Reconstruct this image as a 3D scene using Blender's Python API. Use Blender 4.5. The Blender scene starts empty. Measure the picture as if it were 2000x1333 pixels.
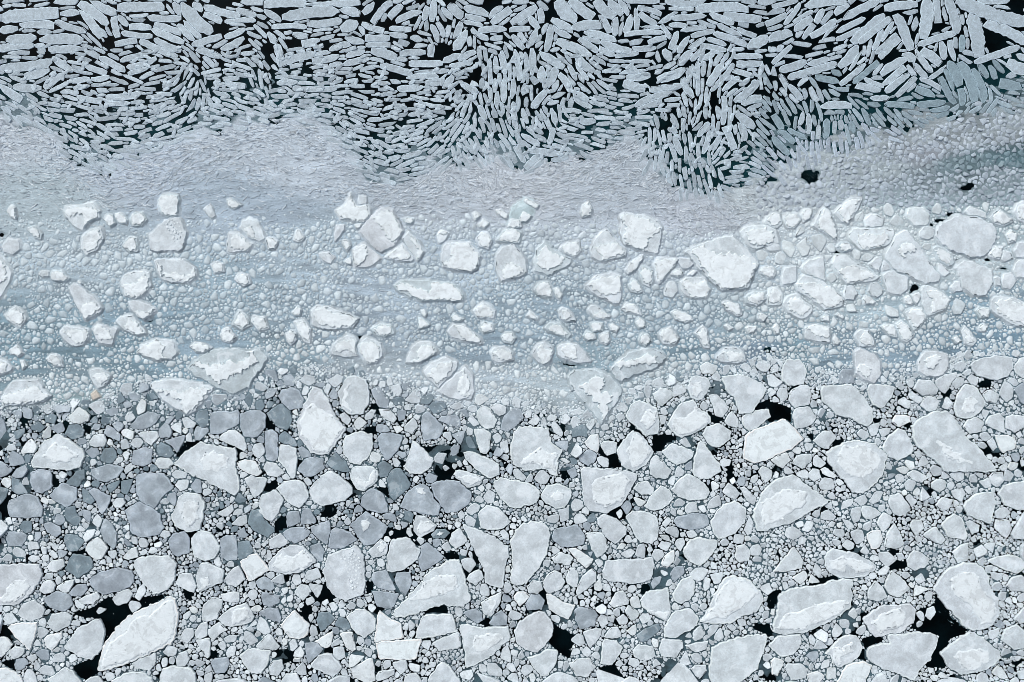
import bpy, math, random
import numpy as np
random.seed(7); RNG = np.random.default_rng(11)
scene = bpy.context.scene; COL = scene.collection
S = 0.05                                  # metres per photo pixel: the photo spans 100 m of sea
CAM_H = 80.0
# ---------------------------------------------------------------- camera
cd = bpy.data.cameras.new("camera"); cam = bpy.data.objects.new("camera", cd); COL.objects.link(cam)
cam.location = (0, 0, CAM_H); cam.rotation_euler = (0, 0, 0)
cd.sensor_width = 36; cd.lens = 36 * CAM_H / (2000 * S); cd.clip_end = 3000; scene.cycles.filter_width = 0.8
scene.camera = cam
# ---------------------------------------------------------------- sky and sun (overcast)
SUN_EL, SUN_AZ = math.radians(42), math.radians(-35)      # azimuth clockwise from +Y
w = bpy.data.worlds.new("World"); scene.world = w; w.use_nodes = True
nt = w.node_tree; bg = nt.nodes["Background"]
sky = nt.nodes.new("ShaderNodeTexSky"); sky.sky_type = 'NISHITA'; sky.sun_disc = False
sky.sun_elevation = SUN_EL; sky.sun_rotation = SUN_AZ; sky.air_density = 1.0; sky.dust_density = 4.0
hs = nt.nodes.new("ShaderNodeHueSaturation"); hs.inputs["Saturation"].default_value = 0.40   # cloud cover greys the sky
nt.links.new(sky.outputs[0], hs.inputs["Color"]); nt.links.new(hs.outputs[0], bg.inputs[0])
bg.inputs[1].default_value = 0.10
sd = bpy.data.lights.new("sun", 'SUN'); sun = bpy.data.objects.new("sun", sd); COL.objects.link(sun)
sd.energy = 1.5; sd.angle = math.radians(12); sd.color = (1.0, 0.985, 0.96)
sun.rotation_euler = (math.pi / 2 - SUN_EL, 0, math.pi - SUN_AZ)
scene.view_settings.view_transform = 'Standard'; scene.view_settings.look = 'None'
scene.view_settings.gamma = 1; scene.view_settings.exposure = 0.28

def lin(c):
    c = np.asarray(c, float) / 255.0
    return np.where(c <= 0.04045, c / 12.92, ((c + 0.055) / 1.055) ** 2.4) * np.array((0.955, 0.995, 1.0))
def wx(px): return (px - 1000.0) * S
def wy(py): return (666.5 - py) * S
TILE = {}
for i, ch in enumerate("ABCDEFGHIJKLMNOP"):
    TILE[ch] = (500 * (i % 4), (0, 340, 660, 993)[i // 4])
def pts(tile, s):
    ox, oy = TILE[tile]
    return np.array([[ox + float(a.split(',')[0]) / 3.92, oy + float(a.split(',')[1]) / 3.92] for a in s.split()])

# traced outlines in photo-tile pixels: tile tone | outline | snow patch | short name | rest of label | s = held in slush
FLOES = '''
I p|10,470 60,390 110,330 300,325 340,380 400,440 330,490 200,515 30,515|20,470 90,420 200,400 230,370 300,370 330,410 390,450 300,490 30,505|blunt snowy slab|where slush meets dark water at the left edge|s
I p|1155,350 1250,325 1400,325 1560,350 1640,380 1600,450 1500,560 1440,590 1350,540 1250,470 1180,400|1190,390 1250,400 1400,410 1550,380 1620,385 1560,470 1480,560 1420,570 1380,470 1280,430|shield-shaped snowy slab|pointing down, left below the bowl-shaped bluish slab|s
I t|1450,230 1490,175 1600,110 1760,80 1900,100 1990,90 2050,150 1990,260 1910,370 1800,425 1700,400 1600,340 1500,290|1485,180 1580,200 1720,195 1880,165 1930,110 1990,180 1900,230 1800,280 1700,345 1640,310 1550,240|bowl-shaped bluish slab|with a broad bright snow band across its middle|s
I p|1050,110 1100,50 1200,10 1320,20 1360,110 1320,160 1230,175 1130,150|1060,110 1120,50 1220,15 1260,60 1250,130 1290,165 1200,170 1110,140|||s
I p|1460,70 1500,30 1560,40 1630,80 1600,120 1500,110|1475,60 1540,40 1620,80 1560,115 1500,100|||s
I w|80,95 140,55 185,120 150,145 90,120||||s
I w|360,165 400,125 450,130 490,220 430,215||||s
I w|160,175 190,175 210,215 180,245||||s
I p|-40,230 0,165 60,180 105,225 80,260 0,290|-20,230 0,180 60,190 60,260 0,280|||s
I p|690,250 770,235 850,290 830,350 760,390 710,330|720,290 800,260 840,310 780,360|||s
I b|700,430 740,405 770,450 720,475||tan-stained lump|small and dirty, at the lower edge of the slush|s
I w|530,600 610,530 690,590 680,640 600,660 540,640||bright pentagon floe|white, above a dark teal floe near the left|
I d|500,735 530,670 600,660 650,710 640,750 560,780||dark teal floe|thin and wet, in black water under the bright pentagon floe|
I p|245,950 270,890 350,790 450,735 540,780 640,860 660,910 620,990 520,1015 400,1005 260,990|330,900 420,800 520,830 610,900 560,940 420,960|tent-shaped pale floe|broad, flat based, near the left among grey floes|
I g|810,560 870,530 910,550 900,590 850,600||||
I g|1000,680 1050,610 1140,565 1230,590 1190,660 1110,700 1030,700||||
I d|1505,590 1520,560 1590,550 1600,600 1595,680 1550,690 1500,640||||
I g|1610,640 1630,570 1720,560 1770,570 1820,550 1840,590 1830,660 1740,710 1680,740 1610,730||cleft grey floe|with a notched top edge, left twin of the grey block|
I g|1845,580 1920,555 2000,560 2040,600 2030,690 1970,760 1880,760 1840,690||grey block floe|squarish and wet, directly right of the cleft grey floe|
I p|1675,770 1730,710 1800,705 1870,760 1895,850 1870,870 1800,830 1720,800||half-moon pale floe|curved on top, under the cleft grey floe|
I p|1330,960 1430,870 1530,800 1640,820 1810,850 1810,950 1840,1150 1800,1205 1700,1160 1500,1060 1400,1010|1540,950 1560,880 1660,870 1760,920 1750,1000 1640,1030 1560,1020|broad kite floe|pale with a point at the left, beside a black wedge of water|
I g|1045,1050 1100,1035 1260,1040 1330,1140 1250,1220 1180,1305 1100,1280 1050,1200||big grey pentagon floe|smooth and dull, below left of the broad kite floe|
I p|1360,1270 1370,1220 1440,1180 1530,1200 1575,1270 1560,1380 1530,1470 1440,1490 1350,1440 1310,1370|1380,1330 1440,1230 1520,1250 1530,1380 1440,1450|||
I g|700,1010 820,970 900,975 950,1000 900,1070 820,1105 740,1090 700,1040||grey leaf floe|pointed at its right end, under the tent-shaped pale floe|
I g|230,1100 240,1030 310,1005 390,1020 405,1140 330,1190 270,1180||||
I g|380,1210 430,1150 480,1110 590,1150 590,1240 520,1300 440,1260||||
I g|680,1170 720,1150 850,1215 830,1290 790,1350 760,1330 740,1250||||
I g|60,1310 80,1240 200,1195 280,1210 330,1290 320,1370 200,1380 80,1370||domed grey floe|dull, at the left over a black gap|
I d|-60,1240 -40,1160 0,1140 70,1160 50,1220 0,1280||||
I w|10,1110 30,1070 90,1080 100,1120 60,1155||||
I d|90,1170 100,1070 150,1090 215,1190 140,1200||||
I g|-50,1000 0,945 40,960 100,1010 60,1050 0,1070||||
I d|510,1110 590,1020 650,1010 650,1080 600,1140 540,1130||||
I p|685,800 730,740 800,740 820,790 800,835 700,830||||
I g|660,870 700,840 750,845 765,890 710,925 680,900||||
I d|770,910 800,850 870,840 900,910 850,965 780,945||||
I g|1010,960 1020,870 1110,835 1170,860 1160,950 1110,985 1040,975||||
I d|1200,830 1230,800 1300,830 1335,890 1300,920 1210,900||||
I g|1260,790 1340,765 1420,745 1400,810 1355,880 1320,830||||
I p|1190,960 1210,920 1300,920 1330,960 1300,1000 1220,1000||||
I w|920,710 970,695 1030,720 1020,780 980,770 940,750||||
I p|1060,730 1140,715 1210,720 1220,760 1160,825 1100,780||||
I g|795,740 820,670 870,690 920,740 920,790 860,770||||
I g|1490,720 1510,675 1590,690 1600,720 1530,785 1490,780||||
I p|1395,620 1430,605 1505,655 1480,690 1420,690||||
I p|1310,1050 1350,1010 1440,1035 1420,1075 1350,1080||||
I p|1340,1130 1370,1090 1450,1090 1440,1150 1390,1175||||
I p|860,1270 890,1230 950,1230 965,1260 930,1300 880,1300||||
I w|1815,960 1880,930 1960,950 2010,1030 1960,1060 1850,1010||||
I p|1875,1080 1930,1050 1980,1090 1990,1150 1960,1230 1920,1180||||
I p|1720,1310 1780,1275 1790,1320 1740,1370 1660,1350||||
I d|1800,1250 1830,1185 1890,1240 1860,1275||||
I g|1460,1140 1500,1080 1540,1090 1545,1190 1500,1185||||
I d|630,1150 690,1180 730,1250 700,1275 640,1250||||
I d|930,1100 1020,1080 1000,1150 970,1205 930,1180||||
I d|820,1130 920,1090 910,1130 845,1190||||
I d|110,720 190,690 190,730 130,780||||
I d|240,670 300,640 345,690 300,725 240,700||||
I g|390,690 450,655 480,650 500,720 440,730||||
M g|960,20 1060,-50 1140,-20 1220,40 1260,140 1220,200 1100,225 1020,200 985,100||slanting grey slab floe|large and dull, left of two pale stacked floes|
J m|430,375 480,380 560,480 640,640 690,690 650,770 600,830 555,900 430,880 380,820 330,770 315,650 360,540|370,560 440,500 540,560 620,610 690,690 640,770 560,890 440,870 400,780 340,740 340,640|cream teardrop floe|tall, narrow at the top, with cream mottled snow|
J p|630,420 700,300 780,290 840,320 870,400 870,490 820,580 730,595 660,540 640,480|660,520 670,420 720,340 700,480 740,570|egg-shaped pale floe|upright, directly right of the cream teardrop floe's tip|
J g|170,450 200,400 260,380 330,400 370,480 350,540 260,550 200,500||||
J d|80,580 190,505 260,560 280,640 240,710 160,680 110,620||||
J g|70,720 130,700 170,750 170,920 130,950 80,930||||
J p|190,820 250,820 310,850 320,950 300,1070 270,1080 230,1000 170,940||||
J d|175,750 220,715 290,770 320,830 240,830 180,790||||
J g|320,850 350,830 420,880 420,910 350,920||||
J g|320,1010 370,930 450,910 520,930 525,1000 460,1050 380,1065||||
J p|660,840 690,750 790,715 890,740 900,830 850,930 800,970 730,960 680,900||round crusty floe|pale blue white, below right of the cream teardrop floe|
J g|930,760 960,730 1060,730 1125,750 1090,860 1000,945 950,860||teal-stained triangle floe|dark and wet, pointing down, right of the round crusty floe|
J g|915,710 930,660 1000,670 1030,710 960,735||||
J p|1130,990 1170,900 1200,785 1260,830 1360,930 1330,1000 1280,1040 1180,1040||pear-shaped pale floe|smooth, leaning, with its narrow tip upward|
J g|1270,600 1310,560 1380,620 1440,690 1400,770 1280,785 1265,700||||
J d|1320,530 1350,490 1450,500 1460,540 1370,590||||
J g|1390,630 1430,600 1540,590 1570,650 1550,700 1440,650||||
J p|1690,570 1730,515 1790,540 1845,630 1820,690 1760,700 1700,640||||
J p|1790,530 1840,500 1915,530 1910,580 1860,600||||
J g|1870,700 1900,600 1960,540 2030,550 2050,610 2010,660 1930,720||||
J p|1670,700 1740,695 1800,730 1790,830 1770,890 1720,880 1690,800||||
J p|1585,880 1640,870 1760,910 1860,970 1865,1050 1780,1075 1700,1020 1610,930||slanting paddle floe|long and pale, running down to the right|
J p|1510,1050 1530,1015 1600,1020 1750,1070 1720,1120 1620,1150 1560,1100|1540,1060 1640,1050 1730,1090 1640,1130 1580,1090|||
J d|540,960 610,880 690,950 720,1020 680,1030 600,1010||||
J p|410,1150 500,1060 570,1015 650,1060 740,1150 740,1200 690,1240 510,1290 440,1250||peaked pale floe|broad, below the cream teardrop floe|
J p|720,1040 750,985 900,985 940,1040 920,1110 830,1170 770,1160 740,1110|740,1080 790,1060 850,1100 900,1010 930,1060 900,1120 830,1160|||
J d|930,980 980,940 1050,995 1010,1060 950,1070||||
J d|1005,1080 1040,1010 1100,995 1190,1120 1160,1160 1060,1245 1020,1200||dull grey lozenge floe|with straight sides, under the pear-shaped pale floe|
J g|810,1220 880,1150 960,1180 1010,1280 1010,1330 960,1345 850,1320 800,1270||||
J g|1100,1290 1170,1170 1260,1115 1320,1140 1360,1220 1415,1290 1390,1360 1340,1360 1200,1330|1230,1150 1290,1150 1300,1200 1240,1190|grey arch floe|with one small snow spot, left half of a touching pair|
J g|1340,1120 1440,1090 1560,1100 1650,1190 1640,1260 1550,1330 1460,1340 1370,1220||grey boulder floe|right half of the touching pair with the grey arch floe|
J p|160,1150 220,1100 310,1085 380,1120 410,1210 380,1260 330,1305 250,1260||||
J p|20,1270 40,1210 150,1160 200,1210 215,1240 180,1330 120,1410 60,1370||||
J p|-40,1150 0,1070 60,1065 90,1090 50,1180 0,1220||||
J p|550,330 620,280 680,300 640,360 600,380||||
J p|335,330 380,280 450,300 460,340 400,370|350,330 400,300 430,330 400,350|||
J g|215,290 300,275 290,370 220,360||||
J p|585,60 640,10 700,-20 770,10 780,140 700,150 585,130|610,100 640,30 760,20 770,120 700,90 650,110|left cheek-by-jowl slab|one of two snowy slabs split by a thin crack in the slush|s
J p|785,50 850,0 960,40 970,140 930,190 850,200 790,100|800,40 900,30 950,80 930,180 860,190 800,110|right cheek-by-jowl slab|the snowier of two slabs split by a thin crack|s
J p|1150,190 1190,80 1250,30 1340,30 1390,110 1330,150 1240,195|1230,100 1280,60 1360,70 1370,130 1260,190 1190,190 1250,150|||s
J p|1795,110 1830,70 1900,65 1960,100 1970,170 1880,190 1820,180|1810,120 1860,90 1960,110 1960,170 1890,170|||s
J p|1285,260 1340,190 1460,150 1540,190 1530,250 1450,330 1400,380 1330,330|1310,290 1400,200 1510,180 1500,240 1400,350|||s
J p|1390,410 1600,225 1660,280 1670,420 1640,470 1560,475 1430,440|1540,400 1590,250 1640,350 1620,460|sail-shaped snowy slab|peaked, on the lower edge of the slush near the middle|s
J g|560,430 600,380 630,440 620,470 570,465||||
J g|880,400 940,375 1020,480 1010,540 940,530||||
J p|940,550 1030,555 1080,620 1050,650 970,610||||
J p|830,600 880,550 920,555 890,620 840,630||||
J p|640,590 680,570 735,630 700,670 660,640||||
J w|750,650 790,605 850,650 790,705 760,690||||
J p|1135,680 1210,610 1240,680 1200,740 1140,710||||
J w|1050,680 1100,675 1130,700 1080,735||||
J p|1620,630 1650,590 1710,660 1670,680||||
J g|1500,740 1600,715 1570,820 1530,780||||
J p|1365,910 1400,880 1470,890 1475,930 1430,970 1370,950||||
J g|1490,850 1520,815 1560,830 1550,880 1510,915 1490,890||||
J d|1610,760 1640,755 1685,840 1640,860 1610,800||||
J p|1740,1220 1780,1160 1830,1190 1820,1260 1770,1270||||
J p|1815,1110 1880,1070 2000,1090 2130,1130 2180,1190 2150,1260 1990,1310 1900,1260 1840,1180||flat-topped almond floe|wide and pale, pointed at its right end|
J g|1085,560 1150,560 1140,620 1100,660 1085,610||||
J g|1295,1070 1320,1035 1390,1060 1370,1110 1310,1110||||
J p|60,1000 80,950 150,960 220,1030 170,1070 90,1050||||
J g|70,420 110,380 165,400 130,450 80,470||||
J d|0,490 50,475 70,530 40,560 0,560||||
K p|20,720 60,675 160,680 280,700 310,800 380,870 350,940 350,1060 290,1040 230,1000 100,1020 20,980 -10,900 -10,800|60,960 120,900 200,840 280,870 350,880 330,940 330,1030 230,980|ragged square floe|large, pale, with a drooping lower right corner|
K p|155,120 200,40 240,30 310,80 320,110 280,200 230,205 170,160|195,130 215,40 260,90 310,100 270,200 230,195|||s
K p|345,70 420,40 500,50 570,130 605,180 500,195 420,170 350,130|380,90 410,45 480,55 495,140 470,170 400,140|||s
K t|430,300 480,250 640,245 740,290 840,390 840,440 760,540 720,630 680,660 620,580 560,500 470,410|535,380 560,340 650,290 710,340 680,400 760,450 740,540 700,630 650,490 570,430|shark-tooth slab|big and bluish, pointing down, with a glaring snow core|s
K t|750,250 810,180 900,110 1030,80 1150,110 1180,160 1100,230 960,280 820,330|815,150 900,180 1010,130 1100,140 1110,190 950,205 820,235 800,200|long snow-barred slab|leaning up to the right, upper right of the shark-tooth slab|s
K p|1560,160 1620,80 1700,70 1760,100 1790,180 1720,195 1620,190|1600,110 1660,100 1700,110 1770,120 1770,170 1660,185 1640,140|||s
K p|1340,390 1370,300 1430,290 1500,310 1520,360 1480,440 1430,485 1370,460|1370,430 1390,340 1440,330 1460,400 1410,460|ear-shaped pale floe|rounded with a curled snow ridge, at the slush edge|
K p|1600,300 1750,280 1900,340 1945,390 1900,480 1830,580 1740,580 1700,470 1640,400||dusty arrowhead floe|broad, pale, its ragged left side in brash|
K p|1505,440 1560,430 1660,530 1610,610 1560,600 1530,510||||
K p|1625,640 1680,560 1735,630 1720,690 1650,670||||
K p|1755,620 1800,570 1960,545 1980,600 1900,670 1820,715 1770,680||||
K s|1780,760 1820,720 1960,660 2090,625 2150,680 2230,770 2150,840 1990,920 1850,960 1770,930||clean white block floe|brightest, straight-edged, right of centre beside black water|
K p|870,600 920,500 980,475 1050,510 1110,540 1125,620 1120,730 1020,755 960,690 900,650|980,630 1030,550 1110,560 1100,650 1030,700|||
K p|1190,670 1240,560 1300,500 1390,475 1420,530 1500,580 1520,650 1400,730 1290,765 1220,720|1230,610 1330,600 1400,520 1420,560 1500,590 1500,650 1380,730 1280,750 1210,690|stepped snowy floe|with a raised white ledge, above the widest black gap|
K p|1080,430 1130,390 1200,390 1240,430 1200,480 1140,525 1090,470||||
K p|805,860 850,780 930,710 1010,760 1080,870 1040,960 930,1025 840,980 815,920|870,870 930,720 1010,770 1060,870 1020,950 920,1000|acorn-shaped floe|pale, pointed below, just left of black water|
K w|555,800 600,745 660,740 665,860 640,885 580,840||||
K p|680,830 700,790 800,800 795,880 720,900||||
K g|510,910 590,855 650,890 630,960 580,980 520,945||||
K p|650,920 680,905 740,930 735,990 700,990 660,960||||
K p|1150,870 1220,810 1300,830 1390,870 1370,930 1260,975 1190,930||||
K p|1280,790 1320,760 1380,790 1380,830 1340,840 1290,810||||
K p|1455,740 1490,680 1580,655 1680,720 1670,770 1590,840 1520,830||||
K p|1390,930 1440,780 1500,850 1590,970 1600,1020 1510,1080 1440,1080 1380,1040||witch-hat floe|tall pale triangle with a slim tip|
K p|1050,990 1060,930 1110,900 1220,1020 1190,1075 1100,1075 1060,1050||||
K p|530,1000 560,985 700,1005 850,1010 960,1050 900,1180 830,1290 700,1340 600,1330 555,1280 535,1130|600,1120 680,1060 850,1030 900,1100 840,1250 700,1300 620,1240|wide flag-shaped floe|large, square at its upper left, tapering down|
K p|1220,1160 1270,1090 1340,1040 1440,1080 1510,1170 1490,1230 1380,1245 1270,1220||||
K p|215,1210 270,1130 360,1115 450,1160 460,1210 400,1300 340,1310 250,1260|290,1220 340,1170 400,1180 390,1240 320,1250|||
K p|1580,960 1620,920 1680,940 1660,980 1610,990||||
K p|930,1160 960,1110 1030,1095 1085,1150 1070,1200 1000,1205||||
K p|1010,1290 1060,1210 1140,1130 1200,1160 1240,1230 1150,1310 1080,1325||||
K p|450,1280 480,1230 540,1250 550,1290 500,1330 460,1320||||
K p|300,680 320,630 390,720 380,760 330,730||||
K w|365,930 400,920 445,950 420,965||||
K g|420,1020 480,990 500,1050 460,1080||||
K p|0,1020 40,1000 110,1070 90,1095 40,1090||||
K p|1610,1180 1660,1110 1745,1190 1700,1240||||
K p|1745,1150 1780,1140 1870,1230 1850,1280 1800,1250||||
K p|1320,1310 1350,1260 1410,1260 1420,1330 1400,1355 1340,1350||||
K p|1885,1020 1920,980 1990,1020 1980,1080 1930,1115||||
O p|1520,100 1560,30 1620,-30 1700,-60 1790,0 1780,110 1690,200 1590,240 1540,190||crumbling rounded floe|pale, its lower rim breaking into brash|
L p|105,220 140,170 240,165 290,230 275,350 160,370 105,330||||
L m|660,110 700,85 800,120 850,180 860,280 810,345 720,320 670,270|670,230 720,200 780,240 750,310 700,270|||s
L m|1140,190 1190,110 1300,105 1370,130 1375,230 1320,290 1200,295 1150,250|1190,170 1240,140 1310,140 1290,200 1240,240 1200,210|star-patched slab|with a jagged snow star in its middle, at the right|s
L p|1540,210 1600,165 1750,135 1860,150 1870,240 1820,300 1740,325 1600,295||wide oval floe|pale, along the slush edge at far right|
L p|1880,220 1920,160 2000,150 2020,300 1940,310 1890,270||||
L p|1110,390 1150,320 1250,330 1300,400 1290,430 1180,445||||
L p|1275,330 1320,290 1440,265 1440,290 1390,370 1350,430 1290,380||||
L p|405,400 420,360 520,365 640,360 740,460 790,540 800,640 750,685 640,620 520,590 450,520 410,480||dusty parallelogram floe|large, sloping down to the right, ragged|
L p|755,400 780,355 900,360 970,380 950,440 870,545 800,510 765,450||||
L p|155,480 170,410 250,360 310,370 330,440 310,510 200,535||||
L p|185,580 210,540 310,525 365,610 340,660 210,700||||
L p|1420,560 1440,440 1500,360 1560,360 1610,400 1660,500 1630,560 1540,620 1450,610|1480,500 1540,440 1600,480 1570,570 1490,580|||
L p|1090,680 1150,620 1280,560 1370,565 1450,650 1520,760 1640,880 1750,1010 1740,1025 1350,1020 1250,930 1140,830 1100,760|1275,780 1310,780 1400,850 1560,960 1450,960 1340,900|great right-pointing fin floe|huge, flat below, with one slanting snow strip|
L p|430,880 500,840 600,795 700,785 820,810 890,880 905,930 870,1060 800,1130 720,1190 640,1180 560,1080 480,980|520,900 570,820 770,830 850,900 850,990 720,1080 560,1020|heart-shaped snowy floe|large, narrowing downward, with a smooth snow field|
L p|870,840 930,740 1000,690 1050,720 1110,830 1090,890 1000,940 920,910||||
L p|-120,1370 -60,1200 0,1120 190,1045 330,1150 465,1250 400,1290 200,1400 0,1470 -80,1480|-60,1260 60,1180 200,1150 300,1190 280,1270 100,1390 -40,1440|big diamond floe|with a smooth white plateau, under the clean white block floe|
L w|20,940 100,880 140,880 170,930 110,1000||||
L p|185,960 220,900 330,890 330,940 270,1005||||
L p|340,930 370,895 440,960 400,995 350,980||||
L w|400,1010 440,990 525,1055 500,1075 430,1050||||
L p|300,1060 340,1000 390,1010 405,1070 350,1100||||
L p|345,790 410,720 480,710 520,760 460,850 400,840||||
L p|1060,420 1100,410 1185,470 1150,505 1090,470||||
L p|1165,520 1190,450 1270,445 1305,490 1280,560 1210,560||||
L p|1325,480 1370,450 1410,500 1370,550 1325,530||||
L p|990,500 1020,430 1090,500 1070,545||||
L w|945,640 980,590 1080,600 1085,640 1000,685||||
L p|760,680 850,650 830,740 790,755||||
L p|845,700 940,690 920,740 870,760||||
L p|1640,430 1700,395 1770,440 1740,500 1670,490||||
L p|1490,680 1530,620 1590,605 1650,650 1620,720 1540,735||||
L p|1655,660 1690,600 1770,575 1800,620 1805,730 1730,700||||
L p|1815,610 1860,590 1970,600 1970,680 1880,725 1815,690||||
L w|1735,750 1830,745 1900,780 1880,850 1790,880 1760,830||||
L p|1675,800 1720,760 1755,840 1720,865||||
L p|1385,1050 1430,1020 1500,1030 1500,1080 1450,1105||||
L p|1690,1060 1720,1030 1790,1030 1805,1090 1750,1145 1700,1110||||
L p|1755,1190 1800,1130 1960,1090 2010,1120 2010,1310 1900,1320 1800,1270||||
L p|1510,1250 1600,1190 1700,1180 1740,1250 1720,1340 1700,1420 1620,1400 1520,1350 1490,1300||||
L p|1060,1040 1110,1010 1200,1050 1215,1080 1170,1110 1090,1080||||
L p|1245,1120 1290,1080 1350,1090 1360,1140 1310,1185 1250,1150||||
L p|915,1250 930,1210 1010,1190 1090,1310 1040,1370 960,1350||||
L p|655,1240 740,1200 760,1250 720,1295||||
L p|770,1250 830,1170 885,1180 850,1250 800,1275||||
L p|1400,1170 1490,1150 1510,1200 1470,1255 1420,1220||||
L p|1280,1280 1330,1220 1410,1240 1390,1300 1330,1330||||
L p|1050,1220 1080,1195 1140,1250 1100,1295||||
L p|540,1290 580,1250 650,1230 640,1280 560,1320||||
L p|1410,310 1450,305 1500,310 1490,360 1440,395 1410,360||||
L g|535,290 570,240 660,240 660,350 550,360||||
L p|1520,310 1560,280 1605,310 1600,360 1560,370||||
L p|1080,690 1070,720 1100,720||||
M m|-40,440 140,425 310,430 330,490 300,570 230,670 130,740 0,735 -40,730|-30,700 60,640 90,560 200,540 250,600 130,720|quarter-disc floe|large and white, cut off by the left edge|
M s|760,1240 770,1140 800,1050 880,920 1000,820 1150,740 1300,670 1340,690 1370,760 1350,990 1310,1040 1150,1110 1000,1180 820,1240|790,1220 800,1130 870,1000 980,930 1030,840 1150,810 1250,720 1330,700 1350,800 1340,960 1280,1040 1100,1120 950,1180|great white orange-segment floe|snow covered, beside the widest black lead at lower left|
M p|495,1060 560,970 600,910 700,870 770,840 810,930 790,1050 760,1110 710,1155 600,1130||bluish slab floe|pale, left of the great white orange-segment floe|
M g|680,555 760,490 900,455 1020,480 1025,570 960,620 810,660 720,620||grey lemon floe|smooth, dull, above the black lead at lower left|
M p|1025,430 1060,380 1150,360 1290,360 1360,430 1340,540 1300,610 1190,660 1110,580 1060,510||guitar-pick floe|pale, right of the grey lemon floe|
M p|1470,230 1530,160 1620,190 1690,290 1650,380 1580,405 1490,370 1470,300||||
M g|1290,250 1330,190 1420,180 1455,230 1450,340 1360,370 1310,330||||
M g|1690,230 1720,210 1810,210 1820,390 1740,400 1690,370||||
M d|1825,260 1910,250 1940,330 1880,380 1830,390||||
M g|770,160 810,75 860,120 900,200 895,270 870,310 800,250||||
M w|660,310 690,250 760,220 830,300 790,380 740,395 680,350||||
M d|490,230 510,195 600,210 650,255 590,330 520,320||||
M d|500,460 560,350 690,370 720,450 600,535 560,510||||
M g|45,230 70,180 160,180 215,210 170,290 70,290||||
M g|335,120 380,105 460,140 470,190 440,220 370,190||||
M w|935,385 1000,310 1050,300 1060,370 990,395||||
M p|360,450 400,400 490,390 500,440 440,490 380,475||||
M p|215,385 240,360 300,365 310,390 260,415||||
M p|305,620 340,560 390,545 430,590 410,640 340,655||||
M p|440,600 500,560 575,545 530,640 480,645||||
M g|535,640 590,585 660,580 675,620 620,675 550,670||||
M g|340,690 430,635 540,660 560,740 500,790 380,760||||
M p|605,700 680,660 750,640 770,680 720,735 640,730||||
M p|570,710 590,700 655,745 640,770 590,760||||
M p|865,690 900,640 990,615 1020,660 980,720 900,745||||
M p|1035,680 1060,610 1100,575 1120,640 1070,705||||
M p|985,740 1000,710 1060,715 1085,750 1020,800||||
M p|740,790 760,760 815,770 800,790 750,815||||
M p|140,800 180,730 270,700 350,770 330,830 240,865 170,840||||
M p|370,880 400,810 500,790 555,820 540,890 440,945 390,920||||
M w|65,910 90,885 290,870 280,960 235,1085 150,1010||plain white triangle floe|pointing down near the lower left corner|
M w|340,1000 370,970 475,950 480,990 400,1090 360,1060||||
M p|295,920 310,905 380,940 320,1000 295,980||||
M w|-40,1080 0,985 60,990 100,1040 50,1110 0,1150||||
M g|275,1110 310,1080 375,1085 380,1150 340,1185||||
M g|115,1190 130,1150 200,1150 220,1190 160,1240 120,1230||||
M p|70,1090 130,1055 195,1075 180,1120 110,1155||||
M w|-30,1280 0,1225 60,1220 150,1270 190,1340 0,1350||||
M p|295,1240 340,1200 400,1210 425,1260 400,1285 330,1270||||
M p|370,1310 500,1215 560,1240 630,1330 600,1370 400,1370||||
M p|1010,1190 1060,1150 1190,1105 1200,1180 1150,1240 1060,1225||||
M p|1350,580 1380,500 1470,500 1505,590 1490,645 1400,610||||
M p|1500,540 1540,420 1600,415 1720,480 1710,560 1620,600 1540,640|1540,530 1600,520 1620,580 1550,630|||
M p|1725,540 1760,480 1830,440 1880,540 1810,600 1740,580||||
M s|1840,405 1900,370 1965,340 2050,440 2065,475 1970,530 1910,560 1880,500||tilted white square floe|clean edged, smooth, lower left of the middle|
M p|1690,660 1800,635 1835,650 1830,720 1720,710||||
M p|1545,850 1560,740 1620,680 1710,700 1700,760 1660,850 1580,865||||
M p|1675,840 1740,780 1890,720 1950,830 1930,870 1770,910 1700,880|1770,850 1800,770 1900,750 1920,830 1800,890|||
M p|1390,970 1420,920 1480,920 1490,970 1440,1030 1395,1020||||
M p|1495,940 1540,880 1590,870 1590,970 1540,1000 1500,990||||
M p|1595,930 1680,870 1740,930 1690,960 1640,1005 1600,980||||
M p|1505,1010 1610,995 1610,1130 1590,1150 1530,1060||||
M g|1615,1180 1650,1145 1750,1145 1760,1190 1720,1260 1650,1260||||
M p|1225,1310 1250,1230 1310,1205 1450,1215 1500,1260 1505,1350 1300,1380 1220,1370||||
M p|860,1320 960,1260 1100,1250 1170,1300 1170,1350 1000,1380 870,1370||||
M p|1250,1100 1290,1045 1360,1070 1350,1120 1290,1135||||
M p|1350,1170 1370,1110 1430,1090 1455,1150 1420,1205 1360,1210||||
M p|1840,1130 1900,1070 2020,1080 2080,1090 2060,1170 2010,1260 1930,1260 1860,1180||||
M p|1730,1100 1770,1050 1810,1060 1800,1120 1745,1145||||
M p|1710,1000 1760,970 1820,975 1800,1020 1740,1030||||
M p|650,1330 700,1290 760,1285 800,1340 740,1370||||
N p|515,490 560,350 650,320 770,285 830,370 840,560 830,650 690,710 620,680 545,600|640,380 740,320 800,380 810,560 760,640 700,560 690,450|speckled barrel floe|bluish, tall, sprinkled with crumbs on its right half|
N p|100,420 170,330 270,280 370,290 440,370 460,410 360,480 250,505 115,480|120,430 200,340 230,360 330,340 380,310 450,410 360,470 220,490|turtle-shell floe|snow covered dome right of the tilted white square floe|
N g|725,130 780,70 840,25 890,55 1010,140 960,230 900,275 830,285 780,220|800,110 850,75 880,120 830,180|grey hexagon floe|with a white snow spot, right of two grey floes|
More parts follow.
